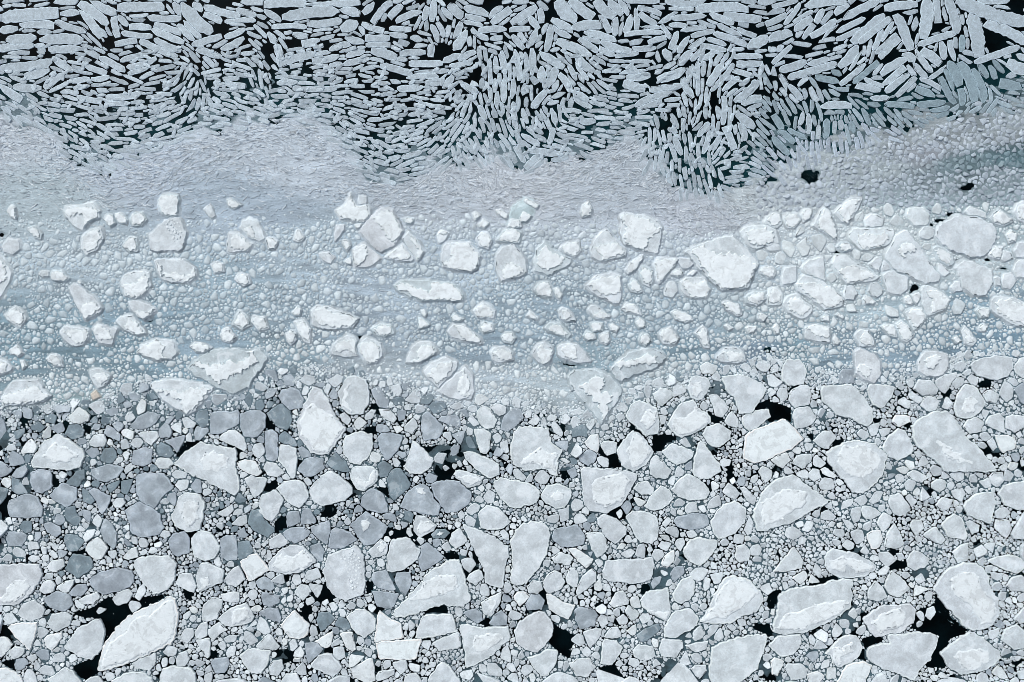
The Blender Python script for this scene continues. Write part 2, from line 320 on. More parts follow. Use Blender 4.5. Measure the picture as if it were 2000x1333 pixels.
N g|420,140 560,95 575,180 545,280 500,250 430,190||||
N g|555,300 580,160 620,150 720,180 775,240 700,290 640,310||||
N g|205,190 260,150 370,145 420,180 370,240 290,270 230,230||||
N d|-40,20 40,10 60,80 140,150 145,180 90,220 0,180 -60,120||||
N p|20,20 80,-10 170,-10 165,60 120,105 60,60||||
N g|235,60 250,25 330,25 340,110 240,145||||
N g|345,120 360,0 410,0 465,100 440,120||||
N p|105,240 190,190 255,260 190,300 100,310||||
N p|1005,360 1040,240 1170,225 1260,330 1240,390 1130,470 1005,485||||
N g|1240,390 1270,280 1310,260 1360,300 1440,370 1370,430 1270,485||||
N p|1205,120 1230,50 1290,60 1385,130 1360,170 1260,225 1210,180|1230,170 1260,90 1330,100 1370,140 1270,200|||
N d|1340,200 1390,160 1450,160 1485,190 1440,230 1360,230|1380,200 1410,175 1440,190 1400,210|||
N p|1590,125 1700,160 1850,230 1930,300 1935,370 1910,450 1890,600 1830,605 1760,570 1740,470 1700,370 1630,240||boomerang floe|long and pale, bent like an elbow, left of centre bottom|
N p|1040,810 1150,690 1280,550 1340,470 1480,395 1560,405 1610,540 1645,690 1600,750 1440,735 1250,800 1060,835|1180,700 1290,560 1380,510 1520,500 1560,600 1470,650 1300,700|shoe-shaped white floe|large, with a long toe stretching down left|
N p|1710,100 1700,40 1760,-20 1850,-10 1950,100 1900,150 1780,170 1720,140||||
N p|1480,260 1500,190 1560,150 1620,250 1530,310||||
N p|1600,80 1620,50 1700,100 1700,155 1610,130||||
N g|885,540 900,490 1000,475 1070,620 1040,635 920,600||||
N g|1060,540 1080,495 1180,490 1190,590 1140,670 1100,630||||
N g|890,640 960,635 1095,660 1040,770 930,750||||
N p|695,830 770,770 860,785 915,840 915,930 830,990 760,950||||
N s|945,785 1040,850 1110,880 1130,990 910,1020||white sail floe|plain triangle standing on the white plank floe|
N s|915,1030 1080,1010 1270,1000 1240,1110 1220,1155 950,1150||white plank floe|straight rectangle right under the white sail floe|
N p|1220,990 1280,820 1500,810 1540,940 1420,970 1300,995||pale brick floe|four-sided, right of the white sail floe|
N p|1350,1030 1550,945 1570,1060 1400,1090||||
N p|1560,890 1740,910 1930,905 1950,990 1800,1130 1680,1200 1610,1215 1590,1060|1650,1050 1680,970 1850,950 1900,980 1780,1090 1690,1100|cape-shaped floe|square shouldered, bluish with a snow core, bottom middle|
N p|0,1060 100,955 185,1060 150,1085 60,1090||||
N g|380,1030 470,1030 515,1080 400,1190 385,1120||||
N p|420,1190 490,1120 580,1110 640,1180 665,1220 600,1285 520,1260 440,1220||||
N w|720,1230 890,1145 915,1320 840,1330 760,1300||||
N w|190,890 300,780 350,830 410,890 400,970 330,1000 260,990||||
N d|465,860 480,800 560,795 605,840 560,900 500,945||||
N d|605,890 640,830 700,850 730,910 680,940||||
N w|645,960 670,945 740,950 765,1080 740,1100 690,1060||||
N w|450,1020 590,940 580,1040 540,1070 460,1035||||
N p|295,640 340,580 400,590 425,640 360,705||||
N p|405,580 510,590 500,640 470,685||||
N g|0,560 60,520 130,560 145,610 110,635 20,610||||
N g|40,680 50,640 190,670 180,720 120,755 60,740||||
N g|20,800 90,760 170,770 195,840 180,880 60,830||||
N p|1325,1290 1420,1175 1470,1190 1570,1330 1500,1370 1320,1340||||
N g|1585,800 1690,765 1730,800 1735,860 1690,880||||
N p|1725,720 1830,660 1880,640 1870,720 1800,830 1740,800|1770,700 1820,690 1850,720 1800,800|||
N p|1610,540 1640,500 1710,465 1745,530 1680,590||||
N p|195,1320 230,1270 310,1260 345,1330 300,1360 200,1360||||
N p|1130,1340 1150,1270 1230,1260 1270,1320 1230,1370||||
N p|860,330 960,235 1010,280 1000,350 900,380|930,310 970,240 1000,300 960,340|||
N g|1785,880 1820,820 1880,780 1925,830 1920,890 1830,905||||
N p|1050,1180 1150,1155 1160,1230 1110,1270 1060,1220||||
N p|915,1290 940,1250 1060,1230 1060,1270 980,1310 930,1320||||
N g|415,290 490,265 520,310 515,400 490,410 430,350||||
N p|100,1220 130,1165 200,1160 215,1220 170,1280 110,1270||||
O p|-10,250 20,180 90,110 150,95 240,110 285,160 290,260 250,380 170,500 100,580 20,590 -10,540 0,400||tall tongue floe|big, pale, right of the boomerang floe|
O g|305,210 330,160 500,125 560,210 550,270 460,300 370,290 310,240||grey slipper floe|smooth, dull, right of the tall tongue floe|
O p|690,490 720,400 900,390 1070,375 1090,430 1060,550 940,575 740,560 700,530||loaf-shaped floe|long, level and pale, bottom middle|
O p|650,90 700,40 780,70 880,150 870,200 790,275 720,220 660,130||||
O p|870,60 920,25 1020,20 1110,70 1125,150 1110,240 1060,270 980,260 930,190||||
O g|1240,100 1260,65 1400,35 1490,50 1510,110 1470,150 1350,165 1260,140||||
O p|1305,330 1360,240 1430,220 1570,250 1560,310 1480,410 1430,440 1360,410||||
O p|1440,850 1520,740 1540,660 1600,560 1660,520 1790,530 1900,630 1925,700 1850,800 1740,840 1650,880 1500,880 1440,865|1450,850 1540,730 1560,650 1660,540 1780,540 1880,640 1780,750 1640,830 1500,860|frilled shell floe|large and white with a crumbly lower right rim|
O p|1520,1340 1510,1200 1530,1060 1680,1000 1850,965 1940,960 1945,1010 1920,1110 1880,1220 1800,1290 1650,1370||anvil-shaped floe|on the bottom edge, big, flat, pale, under the frilled shell floe|
O p|1165,900 1250,780 1370,770 1430,840 1420,890 1380,920 1250,990 1165,980||||
O p|980,700 1030,640 1190,610 1215,790 1190,870 1090,820 1000,760|1000,770 1100,790 1210,790 1190,860 1090,830|||
O p|1225,660 1300,540 1370,520 1400,560 1395,640 1360,700 1290,730 1235,700||||
O m|20,940 60,860 200,785 240,790 300,850 320,920 280,1020 190,1100 100,1080 30,1020||pinkish octagon floe|large, touching the left side of a black pool|
O p|120,1140 220,1110 280,1070 350,1090 340,1180 280,1270 220,1285 160,1210||||
O g|475,780 520,755 620,770 660,820 630,900 520,925 485,850||glassy grey floe|bright rimmed, above right of the black pool|
O w|260,660 300,655 380,710 480,745 430,850 360,820 290,780||||
O p|690,1030 710,1000 790,1010 850,1070 800,1150 760,1200 680,1190||||
O p|920,1090 970,1040 1080,1060 1095,1130 1020,1170 940,1140||||
O p|1125,1070 1150,1000 1300,1010 1310,1060 1250,1140 1140,1130||||
O d|955,970 1020,920 1130,880 1140,920 1040,1010 970,1020||dark cigar floe|thin, grey, slanting up to the right|
O p|235,580 260,520 320,475 380,500 405,570 370,620 290,655 245,620||||
O p|410,540 440,460 480,450 510,510 500,600 470,610 420,570||||
O p|490,640 530,530 610,460 645,490 640,560 580,610 500,670||||
O p|565,190 700,185 740,290 720,330 650,380 610,310||||
O p|300,380 370,335 450,360 470,390 440,435 330,420||||
O w|430,310 490,305 620,390 610,420 570,460 500,400||||
O p|115,600 160,550 220,560 235,620 190,655 130,650||||
O s|10,680 50,635 100,640 140,670 60,750||||
O g|100,730 150,660 210,660 250,710 230,770 120,780||||
O p|745,730 800,640 850,630 900,700 890,730 780,760||||
O p|865,790 890,740 975,800 960,840 910,860||||
O p|655,850 680,810 730,830 735,880 690,920||||
O p|780,860 850,810 890,850 870,890 800,890||||
O p|705,985 760,910 810,910 840,970 800,995||||
O p|545,950 620,920 690,925 680,970 600,1070||||
O p|450,1010 500,960 540,970 560,1030 520,1060||||
O p|435,1190 500,1150 590,1145 640,1210 580,1290 490,1280||||
O p|1325,1050 1500,1015 1480,1080 1400,1100||||
O p|1380,990 1390,940 1440,895 1480,950 1450,1000 1400,1015||||
O p|1545,1000 1560,950 1600,915 1620,990 1580,1020||||
O p|1705,370 1720,290 1780,275 1825,330 1810,400 1740,415||||
O p|1515,510 1600,490 1620,500 1590,570 1550,580||||
O w|1140,420 1170,360 1240,320 1240,400 1200,445 1150,440||||
O p|1065,370 1090,315 1150,320 1165,360 1110,410||||
O p|1115,290 1150,250 1220,270 1180,330||||
O p|1245,280 1260,240 1310,225 1325,260 1290,330||||
O g|1210,510 1240,450 1310,445 1320,490 1240,565||||
O p|1165,170 1200,140 1260,145 1280,190 1270,230 1210,205||||
O p|1775,170 1820,55 1845,110 1830,190 1800,205||||
O p|890,1190 900,1150 960,1150 980,1190 940,1220||||
O p|1370,1230 1400,1200 1480,1200 1490,1240 1430,1305||||
O p|1280,1190 1330,1090 1365,1190 1320,1205||||
O p|820,1340 900,1285 970,1310 990,1360 830,1370||||
O w|875,940 950,885 950,960 920,975||||
O g|1060,580 1090,530 1145,525 1130,570 1080,615||||
O p|-40,1300 0,1260 40,1270 50,1340 0,1350||||
P p|25,940 60,800 90,650 180,610 360,590 500,550 640,540 645,630 620,760 480,860 280,950 100,960|60,920 100,830 350,730 600,700 580,790 400,870 250,930|big pillow floe|pale four-cornered slab leaning up to the right|
P p|425,380 480,310 620,330 740,380 820,430 810,480 700,530 560,535 460,490|460,400 560,360 720,400 800,430 780,480 680,500 600,440 580,490 480,470|fish-shaped snowy floe|above the big pillow floe, tapering to the right|
P m|725,840 850,750 1010,735 1090,730 1130,780 1110,870 1010,950 820,985 750,900|780,880 880,790 1010,760 1060,800 1020,900 850,950|pinkish kidney floe|snow covered, right of the big pillow floe|
P p|745,1090 840,1035 930,1030 900,970 1120,945 1300,970 1290,1040 1230,1160 1150,1240 1110,1320 1000,1270 830,1200 760,1160||ragged-topped wedge floe|big, pale blue, beside black water at bottom right|
P p|1265,620 1310,530 1390,450 1500,410 1600,420 1660,490 1700,600 1760,700 1755,820 1700,900 1580,935 1510,920 1420,810 1300,690|1380,540 1500,470 1600,520 1640,610 1740,750 1700,880 1620,880 1560,770 1420,660|huge potato-shaped floe|with bluish rim and snow centre, near the lower right|
P p|1315,1100 1420,1020 1540,940 1640,990 1780,1110 1740,1190 1600,1255 1480,1270 1370,1210|1410,1120 1540,1070 1670,1080 1700,1150 1580,1240 1480,1230|corner diamond floe|pale, in the lower right corner, right of black water|
P p|430,1110 530,1010 600,965 680,980 720,1060 690,1140 600,1190 540,1220 490,1180 470,1120|490,1050 560,1060 640,1020 650,1090 560,1140 550,1200 490,1160|||
P p|0,1050 80,975 250,965 250,1040 200,1110 110,1140 40,1090||||
P s|530,1330 560,1250 630,1180 730,1170 790,1200 760,1290 730,1350 540,1370||||
P p|885,600 940,475 1050,560 1080,610 1000,680 930,660||||
P p|760,690 770,610 820,555 880,610 910,680 840,710||||
P p|40,490 110,390 200,295 270,410 250,460||||
P p|885,290 910,190 960,115 1010,190 1035,270 990,310||||
P p|830,110 880,30 950,70 930,130 880,185||||
P w|750,200 800,170 860,170 875,260 830,310 790,310||||
P p|1320,130 1370,70 1430,40 1490,90 1520,200 1510,240 1380,220||||
P p|1185,200 1280,140 1355,240 1320,275 1230,240||||
P p|1060,390 1110,320 1190,350 1235,390 1200,450 1120,475 1070,450||||
P p|1410,340 1470,280 1530,265 1525,400 1450,415||||
P p|1680,405 1740,370 1860,355 1960,390 1990,420 1910,500 1780,460||||
P p|1700,490 1790,500 1790,540 1740,560 1710,530||||
P p|1820,590 1860,530 1930,510 2000,560 1960,635 1850,630||||
P p|1785,1010 1800,930 1900,890 2000,960 1980,1060 1880,1080||||
P p|1875,850 1960,750 2010,740 2010,860 1920,880||||
P p|130,210 140,150 200,140 270,200 180,245||||
P p|1085,140 1100,90 1170,90 1190,150 1130,210||||
P p|630,60 640,0 710,-10 700,90 660,115||||
P w|185,530 300,470 300,540 240,580||||
P w|310,570 330,505 395,565||||
P g|295,1130 320,1090 380,1090 385,1140 340,1175||||
P p|125,1220 150,1190 250,1190 305,1230 280,1300 180,1315||||
P w|20,1170 50,1140 120,1170 70,1280 30,1270||||
P w|295,1270 380,1245 430,1280 390,1335 310,1330||||
P w|1710,1260 1750,1205 1790,1220 1840,1300 1800,1310 1740,1280||||
P p|400,80 410,30 460,10 520,60 500,95||||
P p|1120,540 1170,495 1205,550 1150,580||||
P w|1115,675 1125,590 1220,615||||
P p|1195,680 1210,640 1260,640 1250,700 1215,720||||
P p|1205,830 1215,770 1270,750 1280,800 1240,855||||
P w|450,1220 520,1220 520,1300 450,1310||||
P p|710,20 720,-20 800,-10 865,40 790,85 740,80||||
P p|1730,150 1740,90 1840,90 1860,160 1820,230 1760,180||||
P p|1510,110 1540,90 1620,130 1610,180 1560,200||||
E p|495,290 510,255 720,225 770,290 770,340 690,370 640,435 570,400 530,350|500,290 540,265 640,265 670,250 770,290 750,350 690,370 650,420 660,330 610,310 540,330|apron-shaped snowy chunk|with a smooth grey hollow, upper left of the slush|s
E s|1220,200 1250,165 1370,170 1365,320 1310,335 1250,310 1220,240||square white chunk|blocky, touching a bigger domed chunk below it|s
E p|1150,480 1220,400 1300,340 1380,345 1430,440 1420,530 1390,590 1280,590 1160,590|1260,380 1330,345 1380,390 1400,470 1340,520 1300,440|crumb-topped domed chunk|big and bluish, under the square white chunk|s
E w|640,490 690,430 780,420 795,500 740,590 670,620 630,570||||s
E w|800,350 820,310 870,310 890,380 850,410||||s
E w|880,310 920,300 980,350 970,385 910,370||||s
E w|1000,350 1020,305 1100,300 1130,350 1090,400 1020,400||||s
E w|60,290 90,245 125,260 130,350 90,330||||s
E w|215,420 270,400 330,460 320,500 270,490||||s
E w|1740,200 1780,195 1850,240 1800,270 1750,250||||s
E p|1565,270 1610,235 1655,320 1620,345 1590,310||||s
E p|1840,410 1860,360 1920,345 1990,380 2030,500 1980,520 1900,480|1870,420 1930,400 1960,500 1900,470|||s
E p|1740,540 1760,460 1830,450 1940,540 1900,595 1750,600|1770,560 1790,470 1850,480 1930,560 1880,590|||s
E p|-40,600 0,610 60,690 95,760 80,830 50,890 0,950 -40,900|-30,640 0,640 50,710 60,800 0,850|half-hidden rounded slab|big, snowy, cut off by the left edge|s
E p|1190,670 1220,655 1400,660 1510,720 1510,790 1440,835 1330,835 1240,800 1210,750|1195,670 1240,700 1240,770 1340,750 1420,790 1500,720 1500,790 1430,830 1320,800 1230,780|whale-shaped chunk|wide, snow along its lower rim|s
E p|930,840 960,770 1060,745 1150,755 1160,860 1110,930 1040,960 960,930|940,860 1060,830 1110,770 1150,800 1120,920 1020,950 960,900|||s
E p|535,870 570,840 640,870 740,960 795,1030 770,1070 660,1115 620,1060 570,960|620,1050 680,980 740,990 780,1030 660,1110|boot-shaped chunk|leaning, narrow at top, snow on its toe|s
E p|990,980 1040,965 1190,1020 1200,1050 1110,1120 1060,1090 1010,1040|1040,1050 1120,1060 1190,1030 1110,1115|||s
E p|895,1130 930,1090 1020,1085 1080,1150 1125,1220 1060,1240 950,1190|960,1170 1000,1110 1060,1140 1110,1220 1060,1235|||s
E w|45,1080 130,1015 190,1060 205,1120 160,1170 70,1120||||s
E p|460,1210 500,1165 690,1190 690,1260 620,1320 570,1320 500,1270|490,1200 680,1200 680,1270 610,1300 540,1250|||s
E p|710,1190 750,1145 810,1160 850,1180 905,1180 890,1230 860,1310 760,1290|720,1190 760,1150 840,1200 870,1260 780,1270|||s
E w|1780,1150 1840,1050 1900,1090 1920,1160 1860,1190||||s
E w|1690,1230 1710,1190 1760,1180 1810,1250 1780,1290 1720,1285||||s
E w|1925,1130 1950,1085 2030,1100 2060,1180 1990,1200||||s
E w|390,780 410,740 480,745 540,800 500,825 410,815||||s
E w|1800,810 1830,760 1900,770 1920,840 1870,860||||s
E w|1620,700 1660,670 1710,690 1720,750 1650,760||||s
E p|300,770 330,740 380,750 380,785 330,790||||s
E w|940,550 1000,480 1050,490 1060,590 1000,600||||s
E p|20,560 70,500 150,510 160,580 100,620 40,600||||s
E w|590,830 610,815 640,840 620,860||||s
F s|615,280 690,240 730,150 750,200 780,250 850,245 875,270 875,355 770,370 720,350 650,345||jagged pure white slab|like a torn map, highest of the middle chunks|s
F p|785,210 790,165 850,180 850,235 790,235||||s
F m|800,430 880,330 960,270 1050,280 1090,350 1130,450 1060,550 960,600 910,580|900,350 1010,270 1080,350 1120,460 1060,530 1000,480 960,400|gem-shaped pinkish slab|big, below right of the jagged pure white slab|s
F p|1125,500 1170,440 1230,500 1290,600 1240,670 1180,590|1150,450 1220,500 1280,600 1240,660 1240,580|||s
F w|990,640 1130,540 1210,650 1180,670 1060,660||||s
F m|740,580 830,540 880,570 960,650 880,710 760,715|745,590 830,545 860,600 830,670 770,710|||s
F w|760,390 815,380 800,420 770,420||||s
F w|665,510 700,505 730,550 700,595 670,550||||s
F p|600,480 620,390 680,390 680,430 610,520||||s
F w|680,670 720,640 745,650 740,695 700,690||||s
F p|1415,620 1440,550 1500,525 1640,525 1720,630 1700,720 1640,755 1520,740 1430,710|1430,690 1500,640 1490,540 1640,530 1660,580 1720,640 1690,740 1600,745 1480,730|snowy cushion slab|wide, flat topped, in the middle of the slush|s
F p|1835,650 1880,570 1960,535 2030,600 2070,690 2070,760 1990,800 1880,820 1840,740|1900,700 1960,680 2050,740 1960,800 1890,800|||s
F t|1055,850 1110,815 1330,820 1500,835 1595,930 1580,975 1390,970 1270,975 1180,940 1090,900|1060,850 1150,830 1200,870 1330,900 1350,830 1500,840 1590,930 1560,970 1400,965 1270,970 1170,920|long caterpillar slab|level, with lumpy snow and a grey saddle|s
F p|425,1050 480,1005 560,1020 700,1070 790,1110 740,1180 520,1190 440,1160|440,1050 540,1015 580,1060 780,1110 730,1170 600,1170 480,1150|flatiron snowy slab|pointing right, lower left of the long caterpillar slab|s
F w|300,1140 370,1120 420,1190 415,1290 380,1290 330,1210||||s
F w|230,1230 270,1195 310,1220 310,1270 275,1310 240,1280||||s
F w|885,1190 960,1145 1040,1160 1055,1220 980,1250 920,1230||||s
F w|1245,1100 1280,1105 1330,1160 1250,1185||||s
F p|1465,1210 1510,1150 1600,1160 1720,1260 1730,1300 1640,1290 1500,1250|1510,1150 1600,1170 1720,1270 1700,1295 1600,1270|||s
F w|1665,1050 1740,980 1830,1050 1820,1100 1700,1100||||s
F w|1705,1180 1750,1130 1810,1150 1820,1200 1740,1220||||s
F w|1495,1100 1520,1070 1590,1110 1570,1130 1510,1130||||s
F w|1690,500 1720,455 1770,450 1810,510 1780,575 1720,560||||s
F p|1385,470 1420,430 1480,450 1440,520 1400,530|1400,460 1430,430 1470,450 1440,470|||s
F w|1135,350 1160,330 1210,345 1200,385 1150,385||||s
F w|1660,310 1690,290 1720,320 1680,360||||s
F w|1700,390 1740,350 1785,380 1750,420 1710,410||||s
F q|1925,390 1960,250 2050,190 2120,200 2130,290 2080,360 2000,410||pale turquoise slab|smooth and sunken, ringed by three white blocks|s
F s|1835,280 1870,275 1950,330 1935,360 1860,320||||s
F w|1925,410 1950,350 2020,350 2030,410 1960,420||||s
F w|290,510 320,425 375,490 340,525||||s
F w|75,490 110,485 170,520 150,575 100,580||||s
F w|1840,510 1910,430 1960,415 2030,450 2010,530 1900,525||||s
F w|280,1060 320,1015 350,1040 340,1085 300,1085||||s
F w|1880,1250 1910,1210 1960,1210 1990,1260 1960,1300 1900,1290||||s
F w|1265,1045 1290,1040 1310,1070 1300,1095 1275,1085||||s
F p|480,610 560,600 610,640 570,690 510,660||||s
G s|95,200 120,195 205,240 190,270 110,230||||s
G s|60,330 90,290 150,325 110,370 60,370||||s
G w|525,300 540,240 580,215 615,270 600,320 545,335||lone white nub|small, by itself high in the smooth slush|s
G p|830,330 850,300 1050,330 1110,360 1140,420 1130,560 1100,615 1000,590 860,550 830,430|870,500 860,400 840,310 960,330 1040,360 1130,420 1050,500 990,600 880,550|snow-capped tombstone slab|large, bluish sides, rounded at the right|s
G p|600,590 640,490 720,425 790,500 870,590 870,630 690,670 610,640|640,560 740,540 800,530 860,600 700,660|||s
G w|170,660 200,570 250,520 310,580 400,630 450,650 420,700 290,770 180,740||||s
G w|370,570 420,530 510,520 525,590 480,640 410,610||||s
G p|1325,600 1400,550 1560,500 1690,480 1780,560 1880,680 1860,740 1800,880 1600,890 1520,830 1440,740 1380,660|1370,580 1460,560 1600,620 1740,620 1860,690 1850,760 1780,870 1600,885 1530,820 1440,700|largest snowy slab|in the slush belt, broad, pointed at the left|s
G w|1750,440 1830,400 1940,400 2010,430 2030,530 1960,550 1860,575 1790,540||||s
G s|1085,690 1110,650 1270,655 1230,720 1125,840 1100,780||white guitar-pick chunk|triangular, pointing down, left of the largest slab|s
G w|970,740 990,705 1080,740 1080,800 1055,865 1000,840||||s
G p|565,860 640,780 760,755 830,780 840,880 820,990 780,995 680,950 600,900|580,850 660,800 830,790 830,900 740,930 680,920|||s
G w|890,850 920,800 960,820 1000,900 960,915 910,900||||s
G p|1165,910 1190,830 1240,825 1270,890 1230,945 1170,940||||s
G p|1285,830 1320,795 1480,795 1515,880 1490,950 1380,955 1300,910|1290,840 1330,800 1400,850 1490,800 1510,890 1480,945 1380,950|||s
G p|1270,680 1280,645 1360,650 1390,690 1340,730 1300,725||||s
G w|1215,770 1230,740 1290,725 1310,770 1270,795||||s
G w|1345,775 1380,740 1415,745 1370,790||||s
G w|170,890 210,830 280,830 310,900 300,945 200,930||||s
G w|315,880 350,870 385,920 370,965 330,930||||s
G w|1790,940 1850,905 1940,900 1940,960 1870,1010 1790,985||||s
G w|1605,990 1640,970 1730,1000 1755,1080 1720,1090 1640,1040||||s
G w|110,1090 140,1045 200,1100 190,1120||||s
G p|350,1050 390,1020 440,1040 490,1120 420,1135 370,1110|380,1050 420,1040 450,1090 400,1120|||s
G p|580,1040 600,1005 660,1020 750,1090 720,1115 640,1110|620,1090 680,1050 740,1090 700,1110|||s
G w|840,1030 870,990 940,1000 990,1085 930,1070 870,1060||||s
G w|1220,1060 1250,1040 1370,1090 1380,1120 1320,1140 1250,1110||||s
G w|250,1180 290,1145 370,1145 450,1230 420,1255 320,1220||||s
G w|940,1140 970,1095 1010,1120 1020,1170 970,1185||||s
G w|595,1145 690,1140 690,1200 620,1210||||s
G w|545,1240 570,1205 630,1210 640,1260 580,1275||||s
G w|665,1230 740,1210 745,1290 720,1310 680,1290||||s
G w|965,1270 990,1220 1040,1225 1065,1280 1020,1320 980,1300||||s
G p|1125,1230 1150,1190 1210,1170 1280,1260 1240,1310 1150,1300|1130,1230 1200,1170 1250,1240 1270,1280 1180,1290|||s
G w|1400,1220 1460,1160 1490,1200 1510,1330 1470,1330 1430,1260||||s
G w|745,1160 770,1145 820,1180 800,1210 760,1200||||s
G w|1785,1180 1800,1165 1870,1170 1850,1210 1810,1220||||s
G w|1880,1080 1900,1065 1950,1090 1920,1130 1880,1110||||s
G w|1620,1160 1650,1150 1690,1180 1660,1200||||s
G w|1895,750 1910,715 1960,705 2010,740 2000,790 1950,795||||s
G w|870,740 900,680 1000,620 1000,650 940,740 890,770||||s
H w|-10,330 40,300 90,320 100,380 50,435 0,420 -30,380||||s
H w|115,340 160,300 220,310 245,360 190,420 140,410||||s
H w|245,320 280,265 330,275 320,340 270,370||||s
H p|340,400 380,310 420,255 470,290 520,430 525,490 510,510 400,440|375,400 430,260 470,310 520,480 490,500 420,440|leaning thorn slab|narrow at the top, with a snow ridge|s
H p|500,310 560,240 640,180 720,190 650,330 600,390 550,360|540,280 620,200 690,200 600,380 560,340|slanting almond slab|snowy, highest chunk right of centre|s
H p|1060,310 1070,265 1180,260 1230,320 1220,390 1120,400 1070,350||||s
H p|740,350 790,305 880,340 870,400 750,410||||s
H p|610,470 650,420 950,425 970,470 940,530 850,570 720,585 650,540|690,470 760,460 830,480 880,440 920,500 850,560 720,575 680,530|lumpy bathtub slab|wide, flat along its top edge|s
H p|1280,450 1300,400 1430,325 1600,340 1720,390 1740,470 1690,590 1620,640 1530,645 1490,610 1390,590 1300,520||big smooth cushion slab|broad, with a dark teal arc of water over it|s
H p|890,640 970,470 1030,440 1080,460 1170,580 1250,710 1310,780 1300,830 1200,840 1080,790 960,730|990,560 1060,530 1130,570 1100,600 1040,610 1020,650|big slice-shaped slab|leaning left at its top, with one snow blot|s
H w|1260,580 1290,555 1400,600 1415,680 1380,710 1310,670||||s
H p|1295,690 1320,670 1385,760 1350,785 1310,770||||s
H p|1430,720 1490,665 1570,680 1700,740 1715,830 1660,930 1570,930 1490,880 1460,790||big lopsided egg slab|pale, under the big smooth cushion slab|s
H p|485,690 510,630 590,620 680,690 850,790 800,820 660,840 600,850 540,770|540,740 640,700 800,780 700,820 600,830|||s
H p|260,710 310,660 420,640 430,820 380,830 300,790||||s
H p|205,850 260,780 350,800 480,860 575,960 570,1010 500,1030 430,1035 330,970 230,900|220,850 300,830 480,870 570,970 490,1020 430,1020 330,950|long snow-loaf slab|sloping down to the right|s
H p|875,780 960,730 1060,790 1065,880 1000,930 920,910||||s
H p|1165,890 1200,850 1290,880 1390,970 1350,1040 1215,1090 1180,1000|1200,900 1280,890 1380,970 1340,1030 1240,1060 1250,970|||s
H w|115,990 160,935 210,925 330,1020 330,1060 260,1110 150,1060||||s
H w|-10,930 20,880 70,865 105,920 105,990 30,1010 0,1000||||s
H w|1050,1060 1100,1030 1170,1030 1205,1090 1160,1170 1110,1190 1070,1120||||s
H w|970,1150 1010,1125 1070,1160 1105,1250 1060,1285 1020,1270||||s
H w|860,1170 910,1150 970,1160 980,1250 930,1240||||s
H w|1705,970 1740,940 1850,950 2010,1010 2010,1170 1880,1155 1780,1100 1710,1040||right-edge white slab|broad, cut off by the picture's side|s
H p|280,1180 340,1150 460,1170 475,1290 350,1280 280,1260|285,1180 350,1150 460,1180 460,1250 370,1240 340,1220|||s
H p|660,1230 700,1190 760,1200 800,1260 810,1320 700,1320|700,1260 740,1190 790,1270 780,1310 710,1300|||s
H p|1475,1200 1500,1160 1540,1200 1590,1280 1560,1320 1500,1300|1490,1190 1520,1200 1570,1280 1520,1290|||s
H w|1405,1265 1440,1240 1475,1280 1440,1300||||s
H w|490,1260 510,1230 550,1290 530,1310 500,1300||||s
H w|30,1180 60,1145 85,1170 80,1220 50,1225||||s
H p|760,900 800,800 850,850 880,900 830,950 780,930||||s
H w|725,960 750,930 820,980 800,1000 740,995||||s
H w|1035,950 1070,930 1110,990 1080,1010 1045,985||||s
H w|1090,930 1150,910 1170,930 1130,1000||||s
H w|1580,1050 1610,1020 1690,1030 1680,1100 1620,1100||||s
H w|1600,1180 1640,1145 1680,1170 1650,1210 1610,1205||||s
H w|1690,340 1760,270 1870,360 1800,400 1720,380||||s
H w|1880,300 1900,230 2010,210 2010,390 1920,360||||s
H p|1500,290 1540,250 1660,300 1670,340 1550,330||||s
H w|1815,470 1850,430 1900,460 1890,520 1840,530||||s
H p|1880,590 1910,530 2000,520 2000,650 1900,640||||s
H p|1870,740 1900,670 2000,650 2000,800 1900,790||||s
H w|1680,620 1720,550 1790,560 1770,650 1720,650||||s
H p|1770,650 1790,590 1850,600 1870,650 1800,675||||s
H p|1150,450 1190,405 1270,420 1280,470 1220,505 1160,490||||s
H p|1785,820 1800,765 1860,755 1895,820 1850,885 1790,870||||s
H p|1725,800 1750,785 1780,800 1780,860 1735,850||||s
H w|525,560 550,520 620,530 640,580 570,600||||s
H p|-10,720 30,705 60,750 40,800 0,800 -20,760||||s
H p|100,790 130,720 210,710 210,830 110,850||||s
H p|1390,870 1420,830 1490,810 1490,890 1420,905||||s
H p|580,900 590,850 650,860 680,920 650,965 580,960||||s
H w|400,1100 430,1080 465,1090 460,1130 410,1125||||s
H w|510,1080 530,1060 580,1095 570,1115||||s
H p|-40,520 0,440 50,460 90,585 0,590||||s
H p|770,690 830,640 870,660 840,745 790,720||||s
H p|850,670 900,660 930,730 880,745||||s
'''
